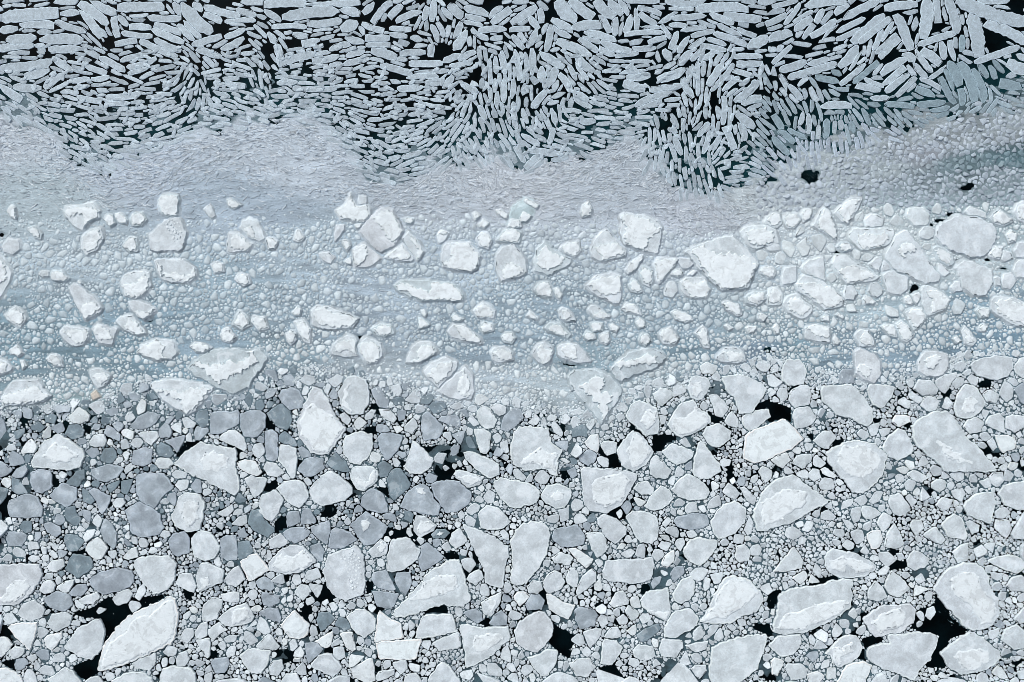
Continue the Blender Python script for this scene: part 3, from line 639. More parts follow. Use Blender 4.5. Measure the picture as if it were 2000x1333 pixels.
# traced slivers: x1,y1,x2,y2,width[,d = dull blue]
SLIVERS = '''
D
30,55,230,5,45 280,50,600,10,80 120,190,245,25,45 0,110,130,80,50 -20,190,140,110,55 195,180,345,85,50 365,180,430,75,60 410,190,500,85,45 575,150,850,10,70 510,110,620,40,70 890,70,1145,35,75 1025,110,1145,85,40 1190,300,1215,-20,105 1300,180,1285,-20,80 1455,260,1370,-20,80 1435,240,1395,155,35 1440,0,1990,180,110 1600,10,1850,5,40 1620,160,1990,330,95 1615,440,1560,90,120 1490,200,1480,115,35 1110,240,1150,130,55 1090,390,980,110,85 1145,350,1440,255,60 1475,400,1490,270,60,d 1530,380,1525,295,35 1490,395,1580,430,50 1578,480,1930,360,60 1350,460,1330,320,60 1430,470,1390,310,50 640,330,890,110,90 690,330,940,140,60 520,250,745,140,50 325,285,520,150,60 200,240,340,140,70 265,300,355,190,50 215,290,265,230,50 0,310,185,255,85 400,300,530,180,50 520,310,710,220,50 180,330,340,350,40 0,380,60,380,55 65,400,120,345,55 30,490,180,350,45 370,320,510,300,40 340,380,500,340,40 480,390,605,345,40 520,410,600,380,35 285,435,420,400,35 120,435,270,450,35 300,490,465,450,55 85,540,295,475,70 150,600,530,490,65 545,520,690,350,80 620,540,715,360,50 730,430,740,335,35 760,440,790,300,40 805,390,870,220,50 870,320,960,165,40 820,415,985,260,45 850,445,1010,290,75 547,650,745,490,50 650,640,845,475,50,d 800,580,880,490,40 860,570,1060,450,75 880,650,1050,515,60 900,710,1080,565,60 980,740,1130,590,50 1035,720,1130,645,35 360,590,540,630,60,d 485,540,570,570,55,d 225,660,310,590,45 735,600,890,670,50 790,600,885,600,40 667,655,860,700,60 1260,560,1130,380,55 1180,375,1325,490,85 1220,600,1110,480,55 1130,590,1065,500,45 1025,420,1130,460,80 1230,610,1390,500,40 1470,660,1380,470,85,d 1590,780,1470,475,85,d 1650,790,1560,530,90,d 1430,800,1320,590,60,d 1420,690,1350,530,45,d 1160,600,1330,690,45 1130,680,1280,740,65,d 1680,600,1610,490,60,d 1740,610,1700,500,55,d 1810,560,1720,460,50,d 1830,480,1990,560,110 1770,640,1940,680,90,d 1820,590,1900,580,60 1490,810,1470,680,60,d 400,820,640,810,70 890,800,1120,820,50,d 760,800,880,800,50,d 1140,800,1360,780,60,d 1240,850,1390,820,45,d 780,960,720,830,50,d 1290,900,1400,860,40,d 780,750,930,750,50 960,780,1110,750,40,d 440,1070,450,910,60,d 500,1060,510,930,35 310,1030,310,870,50 240,960,270,850,45 640,1030,640,930,60,d 560,1000,555,920,50 380,1070,385,960,45 30,1050,160,1190,60,d 80,1000,200,1100,55,d 150,990,300,1060,45,d 40,880,110,1000,60,d 90,570,160,700,50 160,650,260,770,55 270,680,300,790,40 320,670,380,780,50 380,670,420,790,40 50,620,60,700,40 40,510,60,610,45 90,670,140,740,40 160,710,230,790,45
C
-10,180,190,50,75 0,20,130,10,45 40,190,130,150,40 130,130,210,220,60 190,20,280,75,60 230,180,210,60,60 -20,230,140,225,50 350,0,480,180,130 440,0,620,140,90 460,210,690,190,80 300,150,480,240,70 310,200,450,290,65 235,270,275,180,50 115,370,190,230,60 170,330,225,270,45 180,370,230,310,45 40,250,100,330,60 0,270,90,380,55 260,400,295,190,60 325,320,340,260,35 290,390,370,375,40 340,320,600,430,80 150,580,150,370,60 210,400,400,520,70 230,620,225,510,75 270,670,350,510,75 140,590,230,670,55 150,830,275,680,60 290,720,355,620,55 300,750,410,710,50 360,560,450,700,60 410,580,480,660,50 430,490,490,620,50 490,470,585,620,45 505,540,550,640,40 480,410,620,560,70 510,300,660,400,55 540,280,680,330,50 550,250,800,320,65 680,320,910,400,70 660,370,800,430,55 790,430,970,410,50 920,380,1100,370,50 900,340,1020,315,50 1040,330,1180,290,50 810,320,940,300,35 860,270,1170,255,45 980,230,1140,215,50 640,0,780,140,90 740,0,840,120,80 820,0,890,120,60 670,110,750,260,60 800,130,780,280,65 850,170,820,280,40 910,110,860,270,65 950,60,955,230,50 960,60,1145,110,50 970,100,1110,190,55 870,10,1130,15,50 1170,10,1490,20,60 1070,60,1170,65,40 1200,65,1390,70,45 1400,80,1810,70,80 1120,180,1270,95,50 1220,140,1490,110,55 1200,195,1350,200,45 1290,240,1490,210,50 1370,280,1550,235,50 1510,100,1700,180,60 1420,160,1560,210,40 1620,105,1910,145,75 1730,190,1860,205,50 1570,190,1760,285,50 1720,220,1870,280,45 1540,260,1800,350,60 1490,300,1640,350,45 1140,190,1240,310,45 1210,380,1270,240,55 1230,410,1290,330,50 1270,410,1360,280,55 1350,380,1480,290,50 1450,350,1640,390,50 1270,500,1380,390,70 1370,470,1480,370,50 1420,470,1555,400,55 1150,530,1255,480,45 1110,610,1330,530,80 1050,690,1300,660,60 940,810,1230,710,55 950,820,1150,785,60 850,640,1020,690,80 870,600,1060,580,70 820,570,1040,560,60 1160,380,1210,470,75 1110,390,1130,480,40 1300,600,1390,750,65 1370,470,1370,600,40 1420,470,1420,740,40 1480,480,1460,590,45 1460,600,1450,720,35 1500,660,1620,480,65 1520,700,1700,490,45 1540,520,1610,400,45 1620,470,1660,400,45 1700,440,1920,440,50 1720,490,1920,480,60 1690,540,1850,590,50 1610,700,1740,590,50 1700,780,1890,620,65 1750,790,1910,740,70 1740,660,1830,590,45 1910,690,1900,510,35 1800,370,1960,280,90 1610,960,1625,740,50 1580,920,1570,800,45 1420,1050,1510,940,50 1630,970,1700,1150,65 1460,1180,1520,1000,50 1530,1150,1600,1030,50 1660,1000,1665,820,35 1740,930,1790,1080,55 1720,870,1860,980,80 1240,1040,1300,1190,60 30,1030,95,1150,45 70,1030,210,1110,50 170,1040,265,1090,50 280,1110,320,980,50 130,970,240,1030,40 150,880,230,990,40 180,850,240,930,40 255,890,300,1000,45 300,830,340,970,50 240,810,270,880,40 440,830,470,740,50 470,740,610,830,55 480,700,580,780,55 20,380,60,620,55 100,400,110,560,40 90,560,80,640,45 95,640,100,740,60 10,610,0,760,50 150,650,150,780,30 50,740,30,860,45 110,740,110,820,40 80,830,120,950,50 10,780,30,990,50 60,860,100,990,45 120,1150,380,1190,60 100,1290,220,1180,60 20,1120,100,1250,50 300,1230,430,1200,45 380,850,530,860,45 520,930,640,930,60 270,800,360,780,40 380,830,400,750,40
B
60,40,420,40,70 330,60,800,20,60 200,140,640,90,95 390,190,660,160,65 120,210,390,210,45 640,60,800,110,85 60,80,190,170,60 650,230,780,170,110 820,110,905,20,65 890,180,1040,10,60 1020,140,1120,40,65 960,170,1000,105,45 1070,170,1270,90,60 1280,160,1320,50,60 1350,170,1370,0,65 1420,60,1520,140,65 1470,40,1580,140,80 1590,60,1780,110,70 1600,120,1760,155,50 1590,170,1740,200,45 1780,140,1890,50,60 1800,180,1950,70,70 1510,300,1570,170,60 1460,290,1475,180,50 1390,170,1440,290,50 1340,190,1400,330,55 1520,380,1610,230,80 1640,360,1620,240,50 1340,440,1345,340,70 810,180,980,240,55 790,200,830,270,45 1020,220,1190,230,50 1020,260,1160,280,50 1180,290,1280,310,60 835,295,1025,295,60 840,345,1030,345,55 680,290,830,330,65 560,380,730,340,55 650,410,770,370,45 690,430,835,390,55 430,470,640,430,60 660,500,870,450,55 880,390,1080,440,75 1050,320,1140,370,50 1090,320,1210,360,50 1100,410,1300,400,60 1050,450,1160,460,45 1170,490,1430,490,60 950,500,1200,570,60 1210,560,1480,540,45 1480,510,1660,480,45 1150,600,1400,590,50 170,500,450,420,70 350,340,490,310,70 90,250,160,350,60 150,340,200,450,70 280,260,400,280,60 1430,480,1580,420,60 1540,460,1680,390,55 1650,220,1780,310,55 1700,240,1920,230,60 1790,300,1890,290,50 1830,430,1840,570,50 1880,390,1910,570,55 1860,540,1870,670,40 1820,590,1830,700,50 1900,600,1900,790,55 1850,700,1850,840,50 1700,810,1760,920,60 1820,830,1840,930,50 1790,450,1800,650,40 1730,600,1730,700,50 1580,640,1700,720,55 1610,620,1710,660,45 1430,680,1510,580,60 1080,680,1280,670,60 1010,620,1110,635,40 1290,630,1410,640,55 160,640,320,630,55 280,680,620,680,50 1010,1220,1110,1200,50 1110,1210,1270,1165,45 900,1230,1020,1265,45
A
0,140,450,100,110 460,110,610,100,60 150,190,415,195,80 0,240,140,220,70 45,310,280,290,85 300,310,640,310,90 280,250,400,250,55 420,170,660,250,60 370,380,620,370,70 0,380,260,350,70 290,390,350,380,60 0,520,400,470,80 620,60,780,290,75 610,20,830,190,80 680,20,900,110,80 900,120,985,200,60 870,130,905,290,60 750,210,820,290,60 900,60,1260,60,85 1130,130,1390,140,60 1390,20,1620,260,110 1330,20,1400,120,70 1480,20,1550,90,70 1560,50,1840,130,65 1560,110,1700,170,65 1800,80,1960,120,60 1720,170,1960,160,45 1470,350,1700,280,60 1720,290,1880,220,55 1690,380,1870,290,60 1360,190,1490,310,60 1410,150,1540,300,60 1180,190,1390,260,60 1160,230,1410,330,60 1180,300,1390,390,60 1070,310,1360,440,60 930,250,1170,280,50 880,340,1050,310,55 990,210,1160,220,60 920,470,1130,420,50 970,520,1200,450,50 980,570,1140,520,45 760,440,960,550,60 650,500,820,560,55 830,530,940,580,50 670,400,760,440,55 530,620,690,600,50 700,610,840,590,50 190,600,380,530,110 100,670,320,680,70 0,650,170,770,70 340,680,480,570,70 400,440,560,550,60 1500,370,1700,440,60 1560,430,1640,520,50 1460,400,1540,510,45 1580,600,1700,570,50 1720,640,1880,660,55 590,740,780,780,50 810,750,1080,720,60 800,800,1000,790,45
'''
# ---------------------------------------------------------------- colours of the materials themselves
TONE = {'p': (213, 221, 228), 'w': (224, 231, 236), 's': (229, 236, 241), 'm': (213, 219, 226), 'g': (170, 181, 192),
        'd': (130, 147, 158), 't': (199, 210, 217), 'q': (198, 217, 224), 'b': (214, 203, 193)}
SNOW = (232, 238, 243)
# ---------------------------------------------------------------- materials
def nodes(name):
    m = bpy.data.materials.new(name); m.use_nodes = True
    t = m.node_tree; return m, t, t.nodes["Principled BSDF"]
def N(t, kind, **kw):
    n = t.nodes.new(kind)
    for k, v in kw.items():
        if k in n.inputs: n.inputs[k].default_value = v
        else: setattr(n, k, v)
    return n
def ramp(t, src, p0, v0, p1, v1):
    r = N(t, "ShaderNodeMapRange"); r.inputs[1].default_value = p0; r.inputs[2].default_value = p1
    r.inputs[3].default_value = v0; r.inputs[4].default_value = v1; r.clamp = True
    t.links.new(src, r.inputs[0]); return r.outputs[0]
def mul(t, a, b):
    m = N(t, "ShaderNodeMath", operation='MULTIPLY'); t.links.new(a, m.inputs[0]); t.links.new(b, m.inputs[1]); return m.outputs[0]
def tint(t, col, fac):
    v = N(t, "ShaderNodeVectorMath", operation='SCALE'); t.links.new(col, v.inputs[0]); t.links.new(fac, v.inputs["Scale"]); return v.outputs[0]
def coords(t, scale=(1, 1, 1)):
    c = N(t, "ShaderNodeTexCoord"); oi = N(t, "ShaderNodeObjectInfo")
    sc = N(t, "ShaderNodeVectorMath", operation='SCALE'); sc.inputs[0].default_value = (91, 57, 33)
    t.links.new(oi.outputs["Random"], sc.inputs["Scale"])
    ad = N(t, "ShaderNodeVectorMath", operation='ADD'); t.links.new(c.outputs["Object"], ad.inputs[0]); t.links.new(sc.outputs[0], ad.inputs[1])
    mp = N(t, "ShaderNodeMapping"); mp.inputs["Scale"].default_value = scale; t.links.new(ad.outputs[0], mp.inputs[0])
    return mp.outputs[0]
def noise(t, vec, scale, detail=4, rough=0.55, dist=0.0):
    n = N(t, "ShaderNodeTexNoise", Scale=scale, Detail=detail, Roughness=rough, Distortion=dist)
    t.links.new(vec, n.inputs["Vector"]); return n.outputs[0]
def bump(t, bs, h, strength, dist):
    b = N(t, "ShaderNodeBump", Strength=strength, Distance=dist); t.links.new(h, b.inputs["Height"]); t.links.new(b.outputs[0], bs.inputs["Normal"])

def ice_material(name, dust, spec=0.35):
    m, t, b = nodes(name)
    at = N(t, "ShaderNodeAttribute", attribute_name="Col"); v = coords(t)
    n1 = noise(t, v, 0.8, 6, 0.6, 0.4); n2 = noise(t, v, 5.0, 5, 0.65); n3 = noise(t, v, 0.8, 8, 0.68, 0.9); n4 = noise(t, v, 16, 3, 0.7)
    f = mul(t, ramp(t, n1, 0.36, 0.84, 0.64, 1.10), ramp(t, n2, 0.30, 0.90, 0.70, 1.08))
    f = mul(t, f, ramp(t, n4, 0.35, 0.86, 0.7, 1.09))
    n5 = noise(t, v, 0.42, 6, 0.68, 1.5); f = mul(t, f, ramp(t, n5, 0.46, 0.93, 0.475, 1.0))   # thinner, wetter areas
    col = tint(t, at.outputs["Color"], f)
    mx = N(t, "ShaderNodeMix", data_type='RGBA'); t.links.new(ramp(t, n3, 0.56, 0.0, 0.585, dust), mx.inputs[0])
    t.links.new(col, mx.inputs[6]); mx.inputs[7].default_value = (*lin((226, 231, 237)), 1)
    t.links.new(mx.outputs[2], b.inputs["Base Color"])
    b.inputs["Roughness"].default_value = 0.55; b.inputs["Specular IOR Level"].default_value = spec
    bump(t, b, n2, 0.55, 0.06); return m
M_ICE = ice_material("floe_ice", 0.55)
M_WET = ice_material("wet_ice", 0.22, 0.5)
for n_ in M_WET.node_tree.nodes:
    if n_.type == 'MAP_RANGE' and abs(n_.inputs[3].default_value - .84) < 1e-4: n_.inputs[3].default_value = .74; n_.inputs[4].default_value = 1.18
M_BIT = ice_material("brash", 0.15)
def sliver_material():
    m, t, b = nodes("sliver_ice"); at = N(t, "ShaderNodeAttribute", attribute_name="Col"); v = coords(t)
    n1 = noise(t, v, 3.0, 6, 0.7, 0.5); n2 = noise(t, v, 11, 4, 0.75)
    f = mul(t, ramp(t, n1, 0.33, 0.76, 0.67, 1.20), ramp(t, n2, 0.32, 0.78, 0.70, 1.22))
    t.links.new(tint(t, at.outputs["Color"], f), b.inputs["Base Color"])
    b.inputs["Roughness"].default_value = 0.55; b.inputs["Specular IOR Level"].default_value = 0.35
    bump(t, b, n2, 0.6, 0.04); return m
M_SLV = sliver_material()

def snow_material():
    m, t, b = nodes("snow"); v = coords(t)
    at = N(t, "ShaderNodeAttribute", attribute_name="Col")
    n1 = noise(t, v, 2.2, 6, 0.62, 0.6); n2 = noise(t, v, 9, 4, 0.6); n3 = noise(t, v, 1.5, 6, 0.7, 1.2)
    n4 = noise(t, v, 0.75, 7, 0.66, 1.0)
    f = mul(t, ramp(t, n1, 0.36, 0.93, 0.52, 1.0), ramp(t, n2, 0.3, 0.95, 0.65, 1.02))
    f = mul(t, f, ramp(t, n4, 0.435, 0.86, 0.455, 1.0))           # wind-scoured patches
    f = mul(t, f, ramp(t, n3, 0.345, 0.72, 0.365, 1.0))           # scoured icy spots with crisp edges
    t.links.new(tint(t, at.outputs["Color"], f), b.inputs["Base Color"])
    b.inputs["Roughness"].default_value = 0.8; b.inputs["Specular IOR Level"].default_value = 0.2
    bump(t, b, n1, 0.6, 0.10); return m
M_SNOW = snow_material()

def slush_material():
    m, t, b = nodes("slush"); at = N(t, "ShaderNodeAttribute", attribute_name="Col")
    a = coords(t, (0.22, 1.0, 1)); c = coords(t, (0.55, 1.3, 1)); d = coords(t)
    n1 = noise(t, a, 1.1, 6, 0.6, 1.6); n2 = noise(t, c, 3.2, 6, 0.7, 2.2); n3 = noise(t, d, 9, 3, 0.7)
    ab = N(t, "ShaderNodeMath", operation='SUBTRACT'); t.links.new(n2, ab.inputs[0]); ab.inputs[1].default_value = 0.5
    ab2 = N(t, "ShaderNodeMath", operation='ABSOLUTE'); t.links.new(ab.outputs[0], ab2.inputs[0])
    f = mul(t, ramp(t, n1, 0.33, 0.84, 0.67, 1.22), ramp(t, n3, 0.3, 0.86, 0.72, 1.14))
    f = mul(t, f, ramp(t, ab2.outputs[0], 0.0, 1.26, 0.035, 0.97))   # thin frosted pressure lines
    n5 = noise(t, coords(t, (0.5, 1.5, 1)), 2.1, 5, 0.7, 3.0)
    cb = N(t, "ShaderNodeMath", operation='SUBTRACT'); t.links.new(n5, cb.inputs[0]); cb.inputs[1].default_value = 0.52
    cb2 = N(t, "ShaderNodeMath", operation='ABSOLUTE'); t.links.new(cb.outputs[0], cb2.inputs[0])
    f = mul(t, f, ramp(t, cb2.outputs[0], 0.0, 0.80, 0.022, 1.0))   # thin wet cracks
    t.links.new(tint(t, at.outputs["Color"], f), b.inputs["Base Color"])
    b.inputs["Roughness"].default_value = 0.6; b.inputs["Specular IOR Level"].default_value = 0.3
    bump(t, b, n2, 0.8, 0.08); return m
M_SLUSH = slush_material()

def water_material():
    m, t, b = nodes("sea_water"); at = N(t, "ShaderNodeAttribute", attribute_name="Col"); v = coords(t)
    n = noise(t, v, 0.5, 4); t.links.new(tint(t, at.outputs["Color"], ramp(t, n, 0.35, 0.35, 0.65, 1.4)), b.inputs["Base Color"])
    b.inputs["Roughness"].default_value = 0.12; b.inputs["Specular IOR Level"].default_value = 0.1; b.inputs["IOR"].default_value = 1.33
    bump(t, b, noise(t, v, 1.5, 2), 0.05, 0.05); return m
M_WATER = water_material()

# ---------------------------------------------------------------- mesh helpers
def build(name, verts, faces, cols, mat, loc=(0, 0, 0), parent=None, smooth=False):
    me = bpy.data.meshes.new(name); me.from_pydata([tuple(v) for v in verts], [], faces)
    at = me.color_attributes.new("Col", 'FLOAT_COLOR', 'POINT')
    c = np.ones((len(verts), 4), np.float32); c[:, :3] = cols; at.data.foreach_set("color", c.ravel())
    me.materials.append(mat)
    if smooth: me.polygons.foreach_set("use_smooth", [True] * len(me.polygons))
    me.update(); o = bpy.data.objects.new(name, me); COL.objects.link(o); o.location = loc
    if parent: o.parent = parent
    return o
def tag(o, label=None, cat=None, group=None, kind=None):
    if label: o["label"] = label
    if cat: o["category"] = cat
    if group: o["group"] = group
    if kind: o["kind"] = kind
def area(P):
    x, y = P[:, 0], P[:, 1]; return 0.5 * np.sum(x * np.roll(y, -1) - y * np.roll(x, -1))
def centroid(P):
    x, y = P[:, 0], P[:, 1]; x1, y1 = np.roll(x, -1), np.roll(y, -1); k = x * y1 - y * x1; A = k.sum() / 2
    return np.array([((x + x1) * k).sum(), ((y + y1) * k).sum()]) / (6 * A)
def resample(P, step):
    n = len(P); out = []
    for i in range(n):                                       # centripetal-ish Catmull-Rom through the corners
        p0, p1, p2, p3 = P[i - 1], P[i], P[(i + 1) % n], P[(i + 2) % n]
        L = np.linalg.norm(p2 - p1); m = max(1, int(round(L / step)))
        k = 0.19
        t1 = k * (p2 - p0) * L / (np.linalg.norm(p2 - p0) + 1e-6) * 1.2; t2 = k * (p3 - p1) * L / (np.linalg.norm(p3 - p1) + 1e-6) * 1.2
        for j in range(m):
            s = j / m; h = (2 * s**3 - 3 * s**2 + 1, s**3 - 2 * s**2 + s, -2 * s**3 + 3 * s**2, s**3 - s**2)
            out.append(h[0] * p1 + h[1] * t1 + h[2] * p2 + h[3] * t2)
    return np.array(out)
def roughen(P, amp, freqs=((3, 1.0), (7, .6), (15, .4))):
    n = len(P); th = np.linspace(0, 2 * np.pi, n, endpoint=False); d = np.zeros(n)
    for f, a in freqs:
        for g in (f, f + 2):
            if g * 2.2 < n: d += a * math.sin(1) * np.sin(g * th + RNG.uniform(0, 6.28)) * RNG.uniform(.4, 1)
    d += RNG.normal(0, 0.25, n)
    return P + normals(P) * (d * amp)[:, None]
def normals(P):
    e = np.roll(P, -1, 0) - np.roll(P, 1, 0); nn = np.stack([e[:, 1], -e[:, 0]], 1)
    nn /= np.linalg.norm(nn, axis=1)[:, None] + 1e-9
    return nn if area(P) > 0 else -nn
def inside(P, q):
    x, y = q; x0, y0 = P[:, 0], P[:, 1]; x1, y1 = np.roll(x0, -1), np.roll(y0, -1)
    c = (y0 > y) != (y1 > y); xi = x0 + (y - y0) * (x1 - x0) / np.where(y1 == y0, 1e-9, y1 - y0)
    return (np.count_nonzero(c & (x < xi)) & 1) == 1

def vnoise(X, Y, sx, sy, seed):
    r = np.random.default_rng(seed); g = r.random((257, 257)); u, v = X / sx + 77, Y / sy + 77
    i, j = np.floor(u).astype(int), np.floor(v).astype(int); a, b = u - i, v - j; a = a * a * (3 - 2 * a); b = b * b * (3 - 2 * b)
    q = lambda p, s: g[(j + s) % 257, (i + p) % 257]
    return q(0, 0) * (1 - a) * (1 - b) + q(1, 0) * a * (1 - b) + q(0, 1) * (1 - a) * b + q(1, 1) * a * b
# ---------------------------------------------------------------- occupancy raster (1 photo pixel per cell) used for packing
MG = 170; W_, H_ = 2000 + 2 * MG, 1333 + 2 * MG
occ = np.zeros((H_, W_), np.uint8)
def at(x, y):
    ix = np.clip((np.asarray(x) + MG).astype(int), 0, W_ - 1); iy = np.clip((np.asarray(y) + MG).astype(int), 0, H_ - 1)
    return occ[iy, ix]
def stamp(P, val=1):
    x0, y0 = np.floor(P.min(0)).astype(int) - 1; x1, y1 = np.ceil(P.max(0)).astype(int) + 1
    xs = np.arange(x0, x1 + 1) + .5; res = np.zeros((y1 - y0 + 1, len(xs)), bool)
    a, b = P, np.roll(P, -1, 0)
    for r, y in enumerate(np.arange(y0, y1 + 1) + .5):
        c = (a[:, 1] > y) != (b[:, 1] > y)
        if not c.any(): continue
        xi = np.sort(a[c, 0] + (y - a[c, 1]) * (b[c, 0] - a[c, 0]) / (b[c, 1] - a[c, 1]))
        res[r] = (np.searchsorted(xi, xs) & 1) == 1
    X0, Y0 = max(0, x0 + MG), max(0, y0 + MG); X1, Y1 = min(W_, x1 + MG + 1), min(H_, y1 + MG + 1)
    if X1 <= X0 or Y1 <= Y0: return
    sub = res[Y0 - y0 - MG:Y1 - y0 - MG, X0 - x0 - MG:X1 - x0 - MG]
    occ[Y0:Y1, X0:X1][sub] = val

# ---------------------------------------------------------------- slab builder
from mathutils.geometry import delaunay_2d_cdt
def w3(Q, zz, cen):
    return np.stack([(Q[:, 0] - cen[0]) * S, -(Q[:, 1] - cen[1]) * S, np.broadcast_to(zz, (len(Q),))], 1)
def cap(I, zr, z, relief, size):
    """triangulated top with inner points carrying gentle relief; returns points (px), heights, faces"""
    n = len(I); h = max(3.4, size / 9.0); lo, hi = I.min(0), I.max(0)
    gx, gy = np.meshgrid(np.arange(lo[0] + h * .5, hi[0], h), np.arange(lo[1] + h * .5, hi[1], h))
    G = np.stack([gx.ravel(), gy.ravel()], 1) + RNG.uniform(-.3, .3, (gx.size, 2)) * h
    G = [q for q in G if inside(I, q) and np.min(np.hypot(*(I - q).T)) > h * .45]
    A = np.array(list(I) + G) if G else I
    vs, es, fs, ov, oe, of = delaunay_2d_cdt([tuple(p) for p in A], [], [list(range(n))], 1, 1e-4)
    vs = np.array(vs); ph = RNG.uniform(0, 900, 2); Z = np.empty(len(vs))
    s1 = max(9., size * .33)
    for k, o in enumerate(ov):
        i0 = o[0] if len(o) else -1
        if 0 <= i0 < n: Z[k] = zr[i0]
        else: Z[k] = np.nan
    m = np.isnan(Z)
    if m.any():
        x, y = vs[m, 0] + ph[0], vs[m, 1] + ph[1]
        Z[m] = z + relief * ((vnoise(x, y, s1, s1, 31) - .35) * 1.5 + (vnoise(x, y, s1 * .35, s1 * .35, 32) - .5) * .8)
    return vs, Z, [tuple(f)[::-1] for f in fs]
def slab(name, P, tone, z, mat, cen, parent=None, z0=-0.12, rim=1.0, relief=0.03, inset=1.8, rimcol=1.16, soft=None):
    """one solid piece of ice: P outline in photo pixels, z freeboard in metres; soft = colour the edge starts from (drifted snow)"""
    if area(P) < 0: P = P[::-1]
    n = len(P); nn = normals(P); col = np.array(tone); size = math.sqrt(abs(area(P)))
    zr = z + RNG.normal(0, 0.006, n)
    if soft is None:
        R = [w3(P + nn * .6, z0, cen), w3(P, z * 0.72, cen), w3(P - nn * (inset * .45), zr, cen)]
        C = [np.tile(col * .93, (n, 1)), np.tile(col, (n, 1)), np.tile(np.minimum(col * (1 + (rimcol - 1) * rim), .86), (n, 1))]
    else:
        R = [w3(P, z0, cen), w3(P - nn * (inset * .3), z0 + (z - z0) * .7, cen), w3(P - nn * (inset * .65), zr, cen)]
        C = [np.tile(np.array(soft), (n, 1)), np.tile(np.array(soft) * .6 + col * .4, (n, 1)), np.tile(np.array(soft) * .2 + col * .8, (n, 1))]
    I = P - nn * inset; vs, Z, fs = cap(I, zr, z, relief, size)
    F = []
    for r in range(2):
        for i in range(n):
            j = (i + 1) % n; F.append((r * n + i, (r + 1) * n + i, (r + 1) * n + j, r * n + j))
    # join the last ring to the cap boundary
    m = len(vs); key = {}
    for k, p in enumerate(vs): key[(round(p[0], 3), round(p[1], 3))] = k
    ids = [key.get((round(p[0], 3), round(p[1], 3))) for p in I]
    o3 = 3 * n
    R.append(w3(vs, Z, cen)); C.append(np.tile(col, (m, 1)))
    for i in range(n):
        j = (i + 1) % n
        if ids[i] is not None and ids[j] is not None and ids[i] != ids[j]: F.append((2 * n + i, o3 + ids[i], o3 + ids[j], 2 * n + j))
    ns = len(F); F += [tuple(o3 + q for q in f) for f in fs]
    V = np.concatenate(R); CC = np.concatenate(C)
    o = build(name, V, F, CC, mat, (0, 0, 0) if parent else (wx(cen[0]), wy(cen[1]), 0), parent)
    sm = np.zeros(len(F), bool); sm[ns:] = True
    o.data.polygons.foreach_set("use_smooth", sm); o.data.update()
    return o
def band(name, P, w0, w1, z, hgt, col0, col1, mat, cen, parent, zin=None):
    """ring-shaped strip following outline P between offsets w0 (outer) and w1 (inner, may vary per vertex)"""
    if area(P) < 0: P = P[::-1]
    n = len(P); nn = normals(P); w0 = np.broadcast_to(w0, (n,)); w1 = np.broadcast_to(w1, (n,)); wm = (w0 + w1) / 2
    R = [w3(P + nn * w0[:, None], z[0], cen), w3(P + nn * wm[:, None], hgt, cen), w3(P + nn * w1[:, None], z[1], cen)]
    C = [np.tile(col0, (n, 1)), np.tile((np.array(col0) + col1) / 2, (n, 1)), np.tile(col1, (n, 1))]
    F = [(r * n + i, (r + 1) * n + i, (r + 1) * n + (i + 1) % n, r * n + (i + 1) % n) for r in range(2) for i in range(n)]
    return build(name, np.concatenate(R), F, np.concatenate(C), mat, (0, 0, 0), parent, smooth=True)

def clip_to_free(P, gap=1.2):
    c = centroid(P)
    if at(c[0], c[1]): return P
    v = P - c; L = np.linalg.norm(v, axis=1); ts = np.linspace(0.25, 1.0, 40)
    X = c[0] + v[:, 0, None] * ts; Y = c[1] + v[:, 1, None] * ts; h = at(X, Y) > 0
    f = np.where(h.any(1), np.maximum(ts[np.argmax(h, 1)] - gap / L, .3), 1.0)
    return c + v * f[:, None]

# ---------------------------------------------------------------- where the slush belt lies (photo pixels)
TOPX = [-200, 0, 60, 110, 150, 200, 240, 300, 330, 400, 480, 560, 640, 680, 720, 770, 830, 880, 960, 1040, 1100, 1160, 1190, 1250, 1275, 1320, 1400, 1470, 1530, 1600, 1700, 1800, 1900, 2000, 2200]
TOPY = [205, 215, 235, 260, 315, 328, 300, 285, 278, 250, 232, 218, 240, 290, 342, 350, 332, 312, 302, 322, 300, 285, 268, 268, 310, 362, 372, 350, 318, 290, 262, 236, 215, 192, 180]
BOTX = [-200, 0, 100, 200, 290, 330, 430, 520, 620, 720, 830, 870, 950, 1050, 1100, 1170, 1230, 1290, 1350, 1400, 1500, 1560, 1650, 1750, 1800, 1870, 2000, 2200]
BOTY = [775, 780, 795, 782, 745, 755, 775, 735, 718, 738, 765, 785, 780, 792, 805, 815, 770, 745, 738, 722, 700, 712, 742, 728, 722, 700, 685, 680]
def top_y(x): return np.interp(x, TOPX, TOPY)
def bot_y(x): return np.interp(x, BOTX, BOTY)
